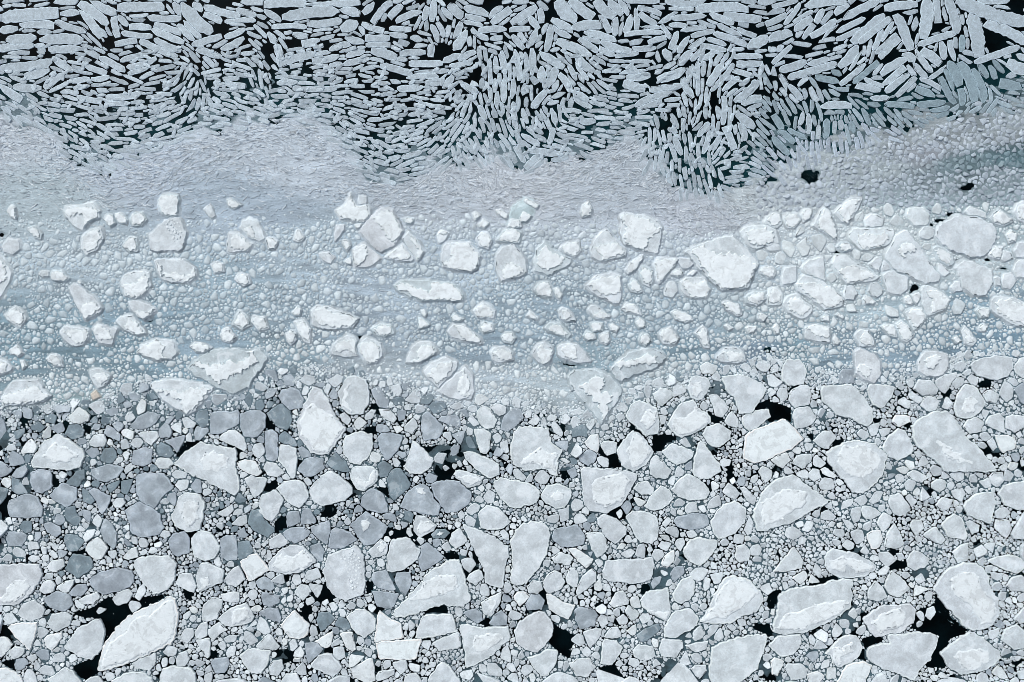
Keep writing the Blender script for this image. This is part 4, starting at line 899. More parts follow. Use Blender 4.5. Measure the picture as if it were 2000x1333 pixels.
# open water seen in the photo: (x, y, rx, ry)
GAPS = [(865,100,17,18,'big round black gap'),(928,145,13,14,'smaller round black gap'),(430,7,26,8,'left top-edge black gap'),(432,55,16,12,'wedge-shaped black gap'),
 (213,83,10,15,'crumb-filled black gap'),(145,36,16,6,'narrow black gap'),(521,97,12,14,'chip-holding black gap'),(552,24,22,9,'comma-shaped black gap'),
 (757,46,13,10,'small square black gap'),(958,10,16,10,'black gap with a crumb'),(1075,26,10,16,'tall black gap'),(1166,26,8,14,'greenish black gap'),
 (1272,158,12,11,'stubby black gap'),(1394,198,9,17,'crumb-edged black gap'),(1487,181,13,6,'sideways black gap'),(1678,12,20,9,'shallow top-edge black gap'),
 (1832,48,15,12,'four-sided black gap'),(1943,78,26,20,'triangular black gap'),(1985,10,18,12,'corner black gap'),(1742,107,20,10,'slanting black gap'),
 (1568,100,20,10,'two-crumb black gap'),(1053,192,8,12,'upright black gap'),(1062,262,18,10,'blunt black gap'),(1490,60,10,8,''),(265,99,11,7,''),(135,107,10,5,''),(88,106,12,5,''),
 (108,50,8,6,''),(430,125,8,8,''),(575,84,11,8,''),(600,137,9,6,''),(533,160,6,9,''),(837,110,10,8,''),(775,148,12,6,''),(875,200,7,8,''),(1265,45,8,5,''),(1210,168,10,8,''),
 (1235,218,8,6,''),(1305,242,9,8,''),(1030,190,6,8,''),(1150,250,8,5,''),(1390,110,6,10,''),(1705,30,16,8,''),(360,48,4,4,''),(720,20,10,12,''),(710,35,14,8,''),(1645,190,8,5,''),
 (480,160,7,7,''),(410,165,7,6,''),(1128,205,10,6,''),(1215,10,5,6,''),(1320,45,10,5,''),(1120,290,6,5,''),(1465,20,8,4,'')]
LEADS = ["I|1340,925 1420,805 1520,800 1400,890","I|400,1030 470,1140 420,1150 400,1090","I|0,1270 90,1200 70,1330 20,1400","I|490,640 530,650 510,720 495,740",
 "I|640,660 700,690 690,740 650,720","M|560,800 700,770 820,690 1010,690 1150,680 1290,660 1200,720 1010,820 890,910 800,1060 745,1170 760,1240 690,1320 620,1300 560,1210 720,1150 800,1010 810,900 760,840 620,830",
 "M|10,1180 110,1160 110,1230 60,1210","O|330,900 500,990 450,1060 440,1150 350,1090 280,1030 320,930","O|1000,580 1060,590 1040,640 985,660","K|1080,760 1160,740 1280,770 1180,810 1150,860 1080,880",
 "K|740,900 815,890 830,990 740,1000","K|1500,560 1560,615 1620,620 1560,650 1510,640","K|1850,520 1960,480 1960,540 1850,560","L|0,490 90,510 170,540 180,650 130,620 0,650","L|300,740 340,740 340,790",
 "L|500,790 580,780 540,830 490,840","L|1600,340 1700,320 1700,380 1620,380","L|800,620 860,625 850,650 800,640","L|1040,680 1100,650 1090,690","P|390,540 510,520 540,545 330,590",
 "P|960,400 1050,410 1050,460 930,470","P|1200,860 1330,850 1530,930 1460,970 1390,1000 1320,1090 1360,1210 1310,1220 1210,1200 1300,1050 1310,970 1200,950","P|720,1000 800,980 890,1000 745,1080",
 "P|0,650 100,620 40,770 0,760","P|1860,1180 1960,1160 1900,1210","P|730,1080 750,1170 690,1150","N|150,100 200,60 240,90 230,150 150,190","N|1050,200 1100,170 1140,200 1060,215","N|1290,800 1350,770 1460,745 1470,790 1350,805",
 "N|1700,880 1790,840 1780,900","N|850,560 900,570 890,630 850,660","N|1440,350 1510,330 1580,380 1460,390","J|70,1130 170,1090 160,1160 60,1180","J|310,930 370,950 320,1000","J|600,530 650,560 670,590 640,570",
 "J|830,690 920,680 910,730 830,720","J|920,1150 1010,1150 1020,1230 960,1180","J|1110,930 1140,950 1120,1000","J|1390,1010 1500,1040 1480,1090 1390,1080","J|90,620 150,680 140,700 80,690",
 "M|590,340 650,310 650,340 620,360","M|210,350 240,370 210,420 200,390","P|1310,770 1480,900 1420,880 1330,800","O|1860,880 1960,900 1950,960 1860,930","P|0,860 30,950 0,980","L|1330,420 1400,395 1390,440 1350,470"]
SLUSH_HOLES = [(1582,344,17,12),(1508,351,10,4),(1884,368,9,6),(1895,362,7,4),(706,661,12,5),(4,458,6,5),(292,625,6,4),(1718,527,8,5),(1640,494,8,4),(1712,505,6,3),(1840,432,14,4),(1862,420,14,4),(1815,440,8,4),(1722,534,5,3),
  (1112,712,14,3),(1300,668,4,3),(1785,567,9,10),(1930,508,8,3),(1960,525,6,3),(1870,510,7,3)]
KP = """0,250,185,195,210 250,330,180,192,210 500,270,185,196,212 600,330,183,194,210 450,400,165,180,198 530,420,160,175,193 100,400,172,187,200 850,400,180,190,205 1000,370,185,193,207 1200,400,178,188,203 1350,430,180,188,203 1500,380,181,191,202 1700,330,178,190,201 1650,300,181,192,202 1800,260,179,190,201 1860,318,128,150,162 1900,312,118,143,155 1960,306,105,133,146 1990,300,100,130,142 1880,275,177,188,199 1960,265,176,187,198 1750,470,184,196,206 1880,520,180,193,204 1620,560,180,193,204 1800,590,165,181,194 1820,300,175,183,197 1900,370,152,170,182 1950,345,148,166,178 1800,380,165,182,195 1960,390,150,168,180 600,470,160,176,192 200,500,165,180,195 400,560,145,165,182 300,620,130,152,170 100,690,120,145,162 250,690,118,143,160 350,720,120,143,160 600,640,140,158,175 560,690,130,150,165 750,570,160,175,192 720,620,150,165,182 900,520,165,180,197 1000,610,145,163,180 1100,640,140,158,175 950,670,135,153,170 1150,700,135,155,170 1200,620,145,162,178 1350,640,140,158,175 1340,680,125,148,165 1450,640,140,158,172 1480,690,125,145,165 1600,690,125,145,162 1700,690,130,150,168 1850,660,120,143,162 1950,660,115,140,160 1900,590,130,152,170 1600,480,182,193,205 1750,600,160,178,192 1500,560,170,184,198 1300,490,170,182,198 700,740,170,182,195 950,750,165,178,192 1080,760,165,178,190 1280,740,160,175,188 150,740,130,150,165 150,790,135,155,165 1560,690,110,135,150 400,690,140,160,178"""
K = np.array([[float(v) for v in q.split(',')] for q in KP.split()])
KC = lin(K[:, 2:]) * np.array((1.0, .99, .945))
def slush_col(X, Y):
    d = (K[:, 0][:, None] - X) ** 2 + ((K[:, 1][:, None] - Y) * 1.8) ** 2 + 180
    k = d ** -2.2; k /= k.sum(0); return (KC.T @ k).T
# ---------------------------------------------------------------- read the traced pieces
pieces = []
for ln in FLOES.strip().splitlines():
    a, out, sn, anchor, rest, s = ln.split('|'); tile, tone = a.split()
    P0 = pts(tile, out); Q0 = pts(tile, sn) if sn else None
    pieces.append(dict(raw=P0, snow=Q0, tone=tone, anchor=anchor, rest=rest, chunk=bool(s), A=abs(area(P0)), c=centroid(P0)))
pieces.sort(key=lambda d: -d['A'])
nfl = 0
for d in pieces:
    P = resample(d['raw'], 3.5 if d['A'] > 500 else 2.6)
    size = math.sqrt(d['A'])
    P = roughen(P, 0.011 * size + 0.45, ((4, .7), (9, .6), (17, .6), (29, .5), (43, .4)))
    P = clip_to_free(P); d['P'] = P
    stamp(P + normals(P) * (2.0 if d['chunk'] else .3))
    d['kind'] = 'chunk' if d['chunk'] else 'floe'
    if d['kind'] == 'floe': nfl += 1; d['own'] = nfl <= 300
    else: d['own'] = True

# ---------------------------------------------------------------- labels
DIRS = ['right', 'lower right', 'underside', 'lower left', 'left', 'upper left', 'upper side', 'upper right']
RANK = ['closest', 'second closest', 'third closest', 'fourth closest', 'fifth closest', 'sixth closest', 'seventh closest', 'eighth closest']
def sector(a, b):
    return int(round(math.atan2(b[1] - a[1], b[0] - a[0]) / (math.pi / 4))) % 8
def name_all(items, anchors, noun):
    """items: dicts with c, desc; anchors: (name, point). label = description + nearest landmark + side + rank among look-alikes there"""
    tab = {}
    for it in items:
        for k, (nm, p) in enumerate(anchors):
            dd = math.hypot(it['c'][0] - p[0], it['c'][1] - p[1])
            if dd > 1: tab.setdefault((k, sector(p, it['c']), it['desc']), []).append((dd, id(it)))
    for v in tab.values(): v.sort()
    for it in items:
        best = None
        near = sorted((math.hypot(it['c'][0] - p[0], it['c'][1] - p[1]), k) for k, (nm, p) in enumerate(anchors))
        for dd, k in near[:9]:
            if dd <= 1: continue
            sct = sector(anchors[k][1], it['c']); lst = [i for _, i in tab[(k, sct, it['desc'])]]
            r = lst.index(id(it)); cost = dd * (1 + .8 * r)
            if r < 8 and (best is None or cost < best[0]): best = (cost, r, k, sct)
        _, r, k, sct = best
        it['label'] = f"{it['desc']} {noun} {RANK[r]} to the {anchors[k][0]}, on its {DIRS[sct]}"
TW = {'p': 'pale', 'w': 'white', 's': 'bright white', 'm': 'pinkish', 'g': 'grey', 'd': 'dark grey', 't': 'bluish', 'q': 'turquoise', 'b': 'tan'}
def describe(d):
    P = d['raw']; q = P - P.mean(0); u, sv, vt = np.linalg.svd(resample(P, 4) - d['c'], full_matrices=False)
    asp = sv[0] / sv[1]; n = len(P); per = np.linalg.norm(np.roll(P, -1, 0) - P, axis=1).sum(); circ = 4 * math.pi * d['A'] / per ** 2
    shp = 'long' if asp > 1.75 else 'triangular' if n == 3 else 'four-sided' if n == 4 else 'rounded' if circ > .83 else 'angular'
    sz = 'big ' if d['A'] > 3800 else 'small ' if d['A'] < 900 else ''
    sn = 'snow-patched ' if d['snow'] is not None else ''
    return f"{sz}{sn}{TW[d['tone']]} {shp}"
for kind, noun in (('floe', 'floe'), ('chunk', 'chunk')):
    its = [d for d in pieces if d['kind'] == kind and d['own'] and not d['anchor']]
    for d in its: d['desc'] = describe(d)
    anc = [(d['anchor'], d['c']) for d in pieces if d['anchor']]
    name_all(its, anc, noun)

# ---------------------------------------------------------------- floes and chunks
def safe_snow(Q, P):
    c = centroid(Q)
    for i in range(len(Q)):
        for _ in range(14):
            if inside(P, Q[i]): break
            Q[i] = c + (Q[i] - c) * .93
    return Q
stuff_floes = []
for d in pieces:
    if not d['own']: stuff_floes.append(d); continue
    P, tone = d['P'], d['tone']; c = centroid(P); big = math.sqrt(d['A'])
    if area(P) < 0: P = P[::-1]
    jit = np.array([1, 1, 1]) * (1.05 if d['chunk'] and d['c'][0] > 1450 else 1) * RNG.uniform(.95, 1.04) + RNG.uniform(-.005, .005, 3)
    inslush = d['chunk']; Q = d['snow']; snowcol = lin(SNOW) * RNG.uniform(.97, 1.02)
    if inslush and tone in 'ws' and Q is None:
        off = RNG.normal(0, .05, 2) * big; k = RNG.uniform(.74, .9) if tone == 'w' else .93
        Q = c + off * (1 - k) * 2 + (d['raw'] - d['c']) * k; tone = 'p' if RNG.random() < .7 else 't'
        P = c + (P - c) * 1.05
    z = (0.13 if inslush else 0.10) + 0.0011 * big + RNG.uniform(0, .05)
    if tone in 'dg': z *= .6
    if tone == 'q': z = .07
    dark = tone in 'dg'; body = lin(TONE[tone]) * jit
    mat = M_WET if dark or tone == 'q' else M_SNOW if tone in 'ws' else M_ICE
    if inslush:                                              # the body stops at the slush; its wet foot spreads out below
        o = slab('ice_chunk', P, body, z, mat, c, z0=.0, rim=.4, relief=.05, inset=2.2)
        ft = 6.5 if big > 26 else 4.2; n = len(P)
        wob = ft * (1 + .35 * np.sin(np.linspace(0, 2 * np.pi, n, endpoint=False) * 3 + RNG.uniform(0, 6)) + RNG.normal(0, .1, n))
        near = slush_col(c[:1], c[1:])[0]
        band('ice_foot', P, wob, -.4, (-.01, z * .75), .042, near * 1.02, np.minimum(near * .3 + body * .7, .8), M_WET, c, o)
    else:
        o = slab('ice_floe', P, body, z, mat, c, z0=-.10, rim=1.0, relief=.02 if dark else .05, rimcol=1.18)
        if d['A'] > 1500:
            n = len(P); u = np.linspace(0, 2 * np.pi, n, endpoint=False)
            wd = 1.5 + 1.1 * np.clip(np.sin(2 * u + RNG.uniform(0, 6)) + np.sin(5 * u + RNG.uniform(0, 6)) * .7, -.9, 1.6) + RNG.normal(0, .25, n)
            band('frost_rim', P, -.75, -.9 - np.maximum(wd, .4), (z - .012, z - .012), z + .022, np.minimum(body * 1.16, .84), np.minimum(body * 1.06, .84), M_SNOW, c, o)
    tag(o, f"{d['anchor']}, {d['rest']}" if d['anchor'] else d['label'], 'ice chunk' if inslush else 'ice floe',
        'snowy ice chunks held in the slush belt' if inslush else 'ice floes packed on the dark water')
    if Q is None: continue
    Q = Q + (c - d['c'])
    if 'crumb' in d['anchor'] or 'speckled' in d['anchor']:   # a sprinkle of crumbs instead of a sheet of snow
        H = []
        Q2 = resample(Q, 3); lo, hi = Q2.min(0), Q2.max(0)
        V, F, CC = [], [], []
        for _ in range(260):
            q = RNG.uniform(lo, hi)
            if not inside(Q2, q) or len(H) > 70: continue
            r = RNG.uniform(1.3, 3.2)
            if any(math.hypot(q[0] - a, q[1] - b_) < r + rr for a, b_, rr in H): continue
            H.append((q[0], q[1], r)); th = np.linspace(0, 2 * np.pi, 7, endpoint=False) + RNG.uniform(0, 1); rad = r * RNG.uniform(.75, 1.15, 7)
            ring = np.stack([q[0] + np.cos(th) * rad, q[1] - np.sin(th) * rad], 1); o_ = len(V)
            V += list(w3(ring, z - .02, c)) + list(w3(q + (ring - q) * .7, z + .03 + r * .01, c))
            F += [(o_ + i, o_ + (i + 1) % 7, o_ + 7 + (i + 1) % 7, o_ + 7 + i) for i in range(7)] + [tuple(range(o_ + 7, o_ + 14))]
        sc = build('snow_crumbs', V, F, np.tile(snowcol * .95, (len(V), 1)), M_SNOW, (0, 0, 0), o)
        sc["kind"] = "stuff"; continue
    Q = resample(Q, 2.0)
    a0 = (0.8 + .018 * big) if inslush else (.5 + .009 * big)
    Q = roughen(Q, a0, ((5, .9), (11, .8), (19, .8), (31, .7), (47, .4)) if inslush else ((4, 1.2), (7, 1.), (13, .7), (23, .5)))
    Q = safe_snow(Q, c + (P - c) * .96)
    if area(Q) < 0: Q = Q[::-1]
    cq = centroid(Q)
    if inslush: h = RNG.uniform(.02, .06) + .0004 * big; sc = slab('snow_cover', Q, snowcol, z + .045 + h, M_SNOW, cq, parent=o, z0=z - .10, rim=.25, relief=.07, inset=1.4, rimcol=1.08)
    else: sc = slab('snow_cover', Q, snowcol * .985, z + .065, M_SNOW, cq, parent=o, z0=z - .01, relief=.04, inset=min(5.5, .16 * math.sqrt(abs(area(Q)))), soft=body * .75 + snowcol * .25)
    sc.location = ((cq[0] - c[0]) * S, -(cq[1] - c[1]) * S, 0)

# ---------------------------------------------------------------- long ice slivers along the top
def sliver_outline(x1, y1, x2, y2, wd, blunt):
    L = math.hypot(x2 - x1, y2 - y1); ux, uy = (x2 - x1) / L, (y2 - y1) / L; vx, vy = -uy, ux
    m = max(6, int(L / 5)); t = np.linspace(0, 1, m); e = min(.35, wd * .55 / L)
    def prof():
        e0, e1 = RNG.uniform(.25, 1.0, 2) * wd * 1.1 / L; e0, e1 = min(e0, .42), min(e1, .42)
        b0, b1 = np.clip(np.array(blunt) * RNG.uniform(.5, 1.3, 2), .06, .95)
        return np.minimum(1, np.minimum(b0 + (1 - b0) * t / e0, b1 + (1 - b1) * (1 - t) / e1))
    bow = RNG.uniform(-.05, .05) * L * 4 * t * (1 - t) + RNG.normal(0, wd * .015, m)
    hw1 = wd / 2 * prof() * (1 + RNG.normal(0, .06, m)); hw2 = wd / 2 * prof() * (1 + RNG.normal(0, .06, m))
    A = np.stack([x1 + ux * t * L + vx * (bow + hw1), y1 + uy * t * L + vy * (bow + hw1)], 1)
    B = np.stack([x1 + ux * t * L + vx * (bow - hw2), y1 + uy * t * L + vy * (bow - hw2)], 1)
    return np.concatenate([A, B[::-1]])
slv = []; tile = None
for tok in SLIVERS.split():
    if tok in 'ABCD': tile = tok; continue
    f = tok.split(','); ox, oy = TILE[tile]; x1, y1, x2, y2, wd = [float(v) / 3.92 for v in f[:5]]
    slv.append(dict(e=(x1 + ox, y1 + oy, x2 + ox, y2 + oy), w=wd * .90, tone='d' if len(f) > 5 else 'p', L=math.hypot(x2 - x1, y2 - y1)))
slv.sort(key=lambda d: -d['L'] * d['w'])
SL_COL = {'p': (174, 187, 198), 'd': (138, 157, 168)}
for i, d in enumerate(slv):
    x1, y1, x2, y2 = d['e']; d['c'] = np.array([(x1 + x2) / 2, (y1 + y2) / 2]); d['own'] = i < 300
    d['ang'] = math.degrees(math.atan2(-(y2 - y1), x2 - x1)) % 180
    bl = (RNG.uniform(.25, .85), RNG.uniform(.25, .85)); d['bl'] = bl
    P = sliver_outline(x1, y1, x2, y2, d['w'], bl); P = clip_to_free(P, .8); d['P'] = P; stamp(P)
    a = d['ang']; tilt = 'level' if a < 17 or a > 163 else 'upright' if 73 < a < 107 else 'right-leaning' if a < 90 else 'left-leaning'
    ln = 'long ' if d['L'] > 55 else 'short ' if d['L'] < 36 else ''
    d['desc'] = f"{ln}{'bluish ' if d['tone'] == 'd' else ''}{'broad ' if d['w'] > 20 else ''}{tilt}"
own = [d for d in slv if d['own']]
name_all(own, [(g[4], (g[0], g[1])) for g in GAPS if g[4]], 'ice sliver')
for d in own:
    c = centroid(d['P']); o = slab('ice_sliver', d['P'], lin(SL_COL[d['tone']]) * RNG.uniform(.92, 1.07), RNG.uniform(.035, .075), M_SLV, c, z0=-.06, rim=1.0, relief=.01, inset=1.7, rimcol=1.5)
    tag(o, d['label'], 'ice sliver', 'long ice slivers packed along the top')

# ---------------------------------------------------------------- loose fill: one mesh per kind of litter
class Heap:
    def __init__(s): s.V, s.F, s.C, s.n = [], [], [], 0
    def add(s, P, z, col, rim=1.0, z0=-.05, tilt=.01, inset=.8, edge=None):
        if area(P) < 0: P = P[::-1]
        n = len(P); nn = normals(P); c = P.mean(0)
        a, b = RNG.normal(0, tilt, 2)
        def w3(Q, zz): return np.stack([wx(Q[:, 0]), wy(Q[:, 1]), zz], 1)
        I = P - nn * inset; g = z + (I - c) @ np.array([a, b]) * .4
        rings = [(P + nn * .3, np.full(n, z0), .93), (P - nn * .2, g - .012, rim)]
        rings.append((I, g, 1.0))
        for q_, (Q, zz, k) in enumerate(rings): s.V.append(w3(Q, zz)); s.C.append(np.tile(np.minimum(np.asarray(col if edge is None or q_ == 2 else edge) * k, .86), (n, 1)))
        o = s.n
        for r in range(2):
            for i in range(n):
                j = (i + 1) % n; s.F.append((o + r * n + i, o + (r + 1) * n + i, o + (r + 1) * n + j, o + r * n + j))
        s.F.append(tuple(range(o + 2 * n, o + 3 * n))[::-1]); s.n += 3 * n
    def dome(s, P, z, col, edge, z0=.004):
        """a rounded half-buried lump: wet rim at slush level, frosted crown"""
        if area(P) < 0: P = P[::-1]
        n = len(P); c = P.mean(0); col, edge = np.asarray(col), np.asarray(edge); o = s.n
        for k, zz, cc in ((1.12, z0 - .02, edge), (.92, z0 + (z - z0) * .55, edge * .45 + col * .55), (.55, z, col)):
            Q = c + (P - c) * k; s.V.append(np.stack([wx(Q[:, 0]), wy(Q[:, 1]), np.full(n, zz) + RNG.normal(0, .004, n)], 1)); s.C.append(np.tile(cc, (n, 1)))
        s.V.append(np.array([[wx(c[0]), wy(c[1]), z + .006]])); s.C.append(col[None])
        for r in range(2):
            for i in range(n):
                j = (i + 1) % n; s.F.append((o + r * n + i, o + (r + 1) * n + i, o + (r + 1) * n + j, o + r * n + j))
        for i in range(n): s.F.append((o + 3 * n, o + 2 * n + (i + 1) % n, o + 2 * n + i))
        s.n += 3 * n + 1
    def make(s, name, mat, label, cat, smooth=False):
        o = build(name, np.concatenate(s.V), s.F, np.concatenate(s.C), mat, smooth=smooth); tag(o, label, cat, None, 'stuff'); return o
brash, crumbs, litter = Heap(), Heap(), Heap()
for d in stuff_floes: brash.add(d['P'], RNG.uniform(.06, .11), lin(TONE[d['tone']]), 1.1)
for d in slv:
    if not d['own']: litter.add(d['P'], RNG.uniform(.035, .07), lin(SL_COL[d['tone']]) * RNG.uniform(.92, 1.07), 1.22)

GM = [pts(g.split('|')[0], g.split('|')[1]) for g in LEADS]
keep = occ.copy() * 0
save = occ; occ = keep
for P in GM: stamp(P)
yy, xx = np.mgrid[0:H_, 0:W_]
for g in GAPS:
    m = ((xx - MG - g[0]) / (g[2] * .85)) ** 2 + ((yy - MG - g[1]) / (g[3] * .85)) ** 2 < 1; keep[m] = 1
for g in SLUSH_HOLES:
    m = ((xx - MG - g[0]) / g[2]) ** 2 + ((yy - MG - g[1]) / g[3]) ** 2 < 1; keep[m] = 1
occ = save
keep_map = keep.copy()
occ[keep > 0] = 2

def star_piece(x, y, r, rmax, gap, k=None):
    k = k or int(RNG.integers(5, 9))
    th = (np.arange(k) + RNG.uniform(-.28, .28, k)) / k * 2 * np.pi + RNG.uniform(0, 6.28)
    ts = np.arange(r * .4, rmax + gap + .01, .6)
    h = at(x + np.cos(th)[:, None] * ts, y + np.sin(th)[:, None] * ts) > 0
    d = np.where(h.any(1), ts[np.argmax(h, 1)] - gap, rmax)
    el = RNG.uniform(0, .32); d = np.minimum(d, r * RNG.uniform(.7, 1.5, k) * (1 + el * np.cos(2 * (th - RNG.uniform(0, 6.28))))); d = np.maximum(d, r * .3)
    P = np.stack([x + np.cos(th) * d, y + np.sin(th) * d], 1)
    a, b = P * .86 + np.roll(P, -1, 0) * .14, P * .14 + np.roll(P, -1, 0) * .86
    return np.stack([a, b], 1).reshape(-1, 2)
def fill(n, r, dens, gap, add, box, tol=0.72):
    ang = np.linspace(0, 2 * np.pi, 10, endpoint=False); rr = np.concatenate([[0], np.full(10, r * tol), np.full(10, r * tol * .5)])
    dx = rr * np.concatenate([[0], np.cos(ang), np.cos(ang)]); dy = rr * np.concatenate([[0], np.sin(ang), np.sin(ang)])
    cnt = 0
    for _ in range(max(1, n // 4000)):
        X = RNG.uniform(box[0], box[2], 4000); Y = RNG.uniform(box[1], box[3], 4000)
        k = RNG.random(4000) < dens(X, Y); X, Y = X[k], Y[k]
        k = ~(at(X[:, None] + dx, Y[:, None] + dy) > 0).any(1); X, Y = X[k], Y[k]
        for x, y in zip(X, Y):
            if (at(x + dx, y + dy) > 0).any(): continue
            P = star_piece(x, y, r, r * 1.6, gap); stamp(P); add(P, x, y, r); cnt += 1
    return cnt

def low_side(X, Y): return Y > bot_y(X) - 6
def dark_share(x, y): return .66 * max(0., min(.75, 1.1 - x / 1300.)) * max(0, min(1, (1180 - y) / 250.))
def add_brash(P, x, y, r):
    u = RNG.random(); ds = dark_share(x, y) * (0 <= x <= 2000) * (.6 if r < 5 else 1)
    tone = 'd' if u < ds * .5 else 'g' if u < ds + .06 else 'w' if u > .93 else 'p'
    brash.add(P, .035 + .005 * r + RNG.uniform(0, .02), lin(TONE[tone]) * RNG.uniform(.93, 1.05), 1.10, tilt=.02, inset=.7 if r < 5 else 1.2)
BOX = (-MG, 690, 2000 + MG, 1333 + MG)
out = lambda X, Y: (X < -8) | (X > 2008) | (Y > 1341)
for r, n in ((44, 40000), (30, 40000), (22, 40000)):               # beyond the frame only
    fill(n, r, lambda X, Y: out(X, Y) & low_side(X, Y), 3, add_brash, BOX)
for r, n, g, th in ((14, 8000, 1.7, .66), (10.5, 16000, 1.6, .52), (8, 36000, 1.4, .42), (6, 60000, 1.2, .34), (4.4, 120000, 1.0, .25), (3.3, 200000, .9, .24), (2.5, 260000, .8, .24), (1.9, 240000, .6, .2)):
    fill(n, r, lambda X, Y: low_side(X, Y) * (vnoise(X, Y, 46, 40, 50 if r > 5 else 51) > th), g, add_brash, BOX, .85 if r > 4 else .75)
for i in range(1500):                                            # a few crumbs adrift in the leads
    x, y = RNG.uniform(0, 2000), RNG.uniform(700, 1333)
    if keep_map[int(y) + MG, int(x) + MG] and RNG.random() < .35: brash.add(star_piece(x, y, 1.7, 2, 0, 6) , .03, lin(TONE['p']), 1, inset=.4)

# direction of the small slivers: blended from the traced ones plus observed runs (x, y, degrees clockwise from level, weight 1)
RUNS = "60,170,15 60,205,35 150,205,10 200,180,-5 250,190,-10 300,160,0 330,150,-5 380,190,-75 400,170,75 360,165,-60 440,170,10 470,205,20 200,230,20 250,240,-10 300,250,-15 180,300,30 150,270,30 420,235,10 470,150,5 20,225,30 90,190,20 230,215,0 280,215,-15 340,230,-20 440,210,15 560,190,-5 600,205,0 650,215,10 700,200,20 760,190,-15 830,205,0 760,230,-5 700,250,20 780,260,-10 850,240,-15 740,300,30 800,300,-20 860,260,-50 900,200,-60 910,240,-50 930,220,70 960,220,75 980,240,70 960,180,80 985,200,80 950,260,65 920,290,60 990,290,65 530,175,80 500,150,70 560,160,-5 620,175,5 680,165,-5 720,180,15 830,170,10 850,210,5 1010,290,60 1050,305,-45 1100,270,20 1150,265,15 1200,230,0 1230,240,0 1290,285,-70 1330,290,80 1360,300,75 1300,250,70 1400,260,-75 1440,270,-70 1300,320,80 1340,340,85 1380,330,70 1430,310,-20 1470,290,45 1480,260,50 1450,330,0 1250,310,-60 1200,200,5 1220,215,0 1510,170,50 1530,230,60 1500,250,50 1520,270,50 1550,290,80 1600,270,80 1650,250,80 1680,240,60 1700,220,60 1750,220,50 1720,260,30 1800,240,20 1850,220,-20 1900,220,-50 1780,250,40"
GX, GY, GA, GW = [], [], [], []
for d in slv: GX.append(d['c'][0]); GY.append(d['c'][1]); GA.append(-math.radians(d['ang'])); GW.append(1.)
for q in RUNS.split():
    a = q.split(','); GX.append(float(a[0])); GY.append(float(a[1])); GA.append(math.radians(float(a[2]))); GW.append(2.)
GX, GY, GA, GW = map(np.array, (GX, GY, GA, GW))
def flow(x, y):
    k = GW / ((GX - x) ** 2 + (GY - y) ** 2 + 120) ** 2
    return .5 * math.atan2((k * np.sin(2 * GA)).sum(), (k * np.cos(2 * GA)).sum())
def shore(x, y): return y < np.interp(x, TOPX, TOPY) + 6
TEAL_Z = [(200,230,120),(300,210,90),(1530,210,80),(1650,240,70),(1880,150,50),(560,220,60)]
def sliver_tone(x, y):
    base = np.array(SL_COL['p'])
    if x > 1480 and y > 150: base = base * .45 + np.array(SL_COL['d']) * .55
    if x > 1500 and y > 250: base = np.array((172, 184, 198))
    return lin(base) * RNG.uniform(.80, 1.10)
def slot(x, y, L, wd, a):
    ux, uy = math.cos(a), math.sin(a)
    t = np.linspace(-.5, .5, 9)[:, None] * L; v = np.array([-.5, -.17, .17, .5])[None, :] * wd
    return at(x + ux * t - uy * v, y + uy * t + ux * v) > 0
def lay(n, Lr, Wr, box, cond, jitter=.12, zr=(.03, .06), gap=.8):
    cnt = 0; Lmin, Wmin = Lr[0], Wr[0]
    ts = np.arange(1., Lr[1] + 3, .8); ws = np.arange(.5, Wr[1] + 3, .5)
    for x, y in zip(RNG.uniform(box[0], box[2], n), RNG.uniform(box[1], box[3], n)):
        if at(x, y) or not cond(x, y): continue
        a = flow(x, y) + RNG.normal(0, jitter); ux, uy = math.cos(a), math.sin(a); Lm, Wm = RNG.uniform(*Lr), RNG.uniform(*Wr)
        q = at(np.stack([x + ux * ts, x - ux * ts]), np.stack([y + uy * ts, y - uy * ts])) > 0
        e = [ts[np.argmax(k)] - gap if k.any() else ts[-1] for k in q]
        if e[0] + e[1] < Lmin: continue
        if e[0] + e[1] > Lm: f = min(max(Lm / 2, Lm - e[1]), e[0]); e = [f, Lm - f]
        L = e[0] + e[1]; mx = x + ux * (e[0] - e[1]) / 2; my = y + uy * (e[0] - e[1]) / 2
        st = np.array([-.33, -.16, 0, .16, .33])[:, None] * L
        up = at(mx + ux * st - uy * ws, my + uy * st + ux * ws) > 0; dn = at(mx + ux * st + uy * ws, my + uy * st - ux * ws) > 0
        hu = np.where(up.any(1), ws[np.argmax(up, 1)], ws[-1]).min() - gap; hd = np.where(dn.any(1), ws[np.argmax(dn, 1)], ws[-1]).min() - gap
        if hu + hd < Wmin: continue
        if hu + hd > Wm: f = min(max(Wm / 2, Wm - hd), hu); hu, hd = f, Wm - f
        wd = hu + hd; mx += -uy * (hu - hd) / 2; my += ux * (hu - hd) / 2
        if wd > L * .6: continue
        P = sliver_outline(mx - ux * L / 2, my - uy * L / 2, mx + ux * L / 2, my + uy * L / 2, wd, (RNG.uniform(.35, .85), RNG.uniform(.35, .85)))
        P = clip_to_free(P, gap); stamp(P); cnt += 1
        litter.add(P, RNG.uniform(*zr), sliver_tone(x, y), 1.46, inset=1.1)
    return cnt
TB = (-MG, -MG, 2000 + MG, 380)
sh = lambda x, y: shore(x, y)
few = lambda x, y: 1.0 - .8 * min(1, max(0, (x - 900) / 300.)) * (1 if y < 170 else .55)      # the right keeps open black gaps
c1 = lay(20000, (42, 66), (12, 18), (-MG, -MG, 2000 + MG, 130), lambda x, y: sh(x, y) and (y < 90 or x > 1500) and not (0 < x < 2000 and 0 < y), gap=1.6)
c2 = lay(60000, (26, 44), (6.5, 9.5), TB, sh, gap=1.35)
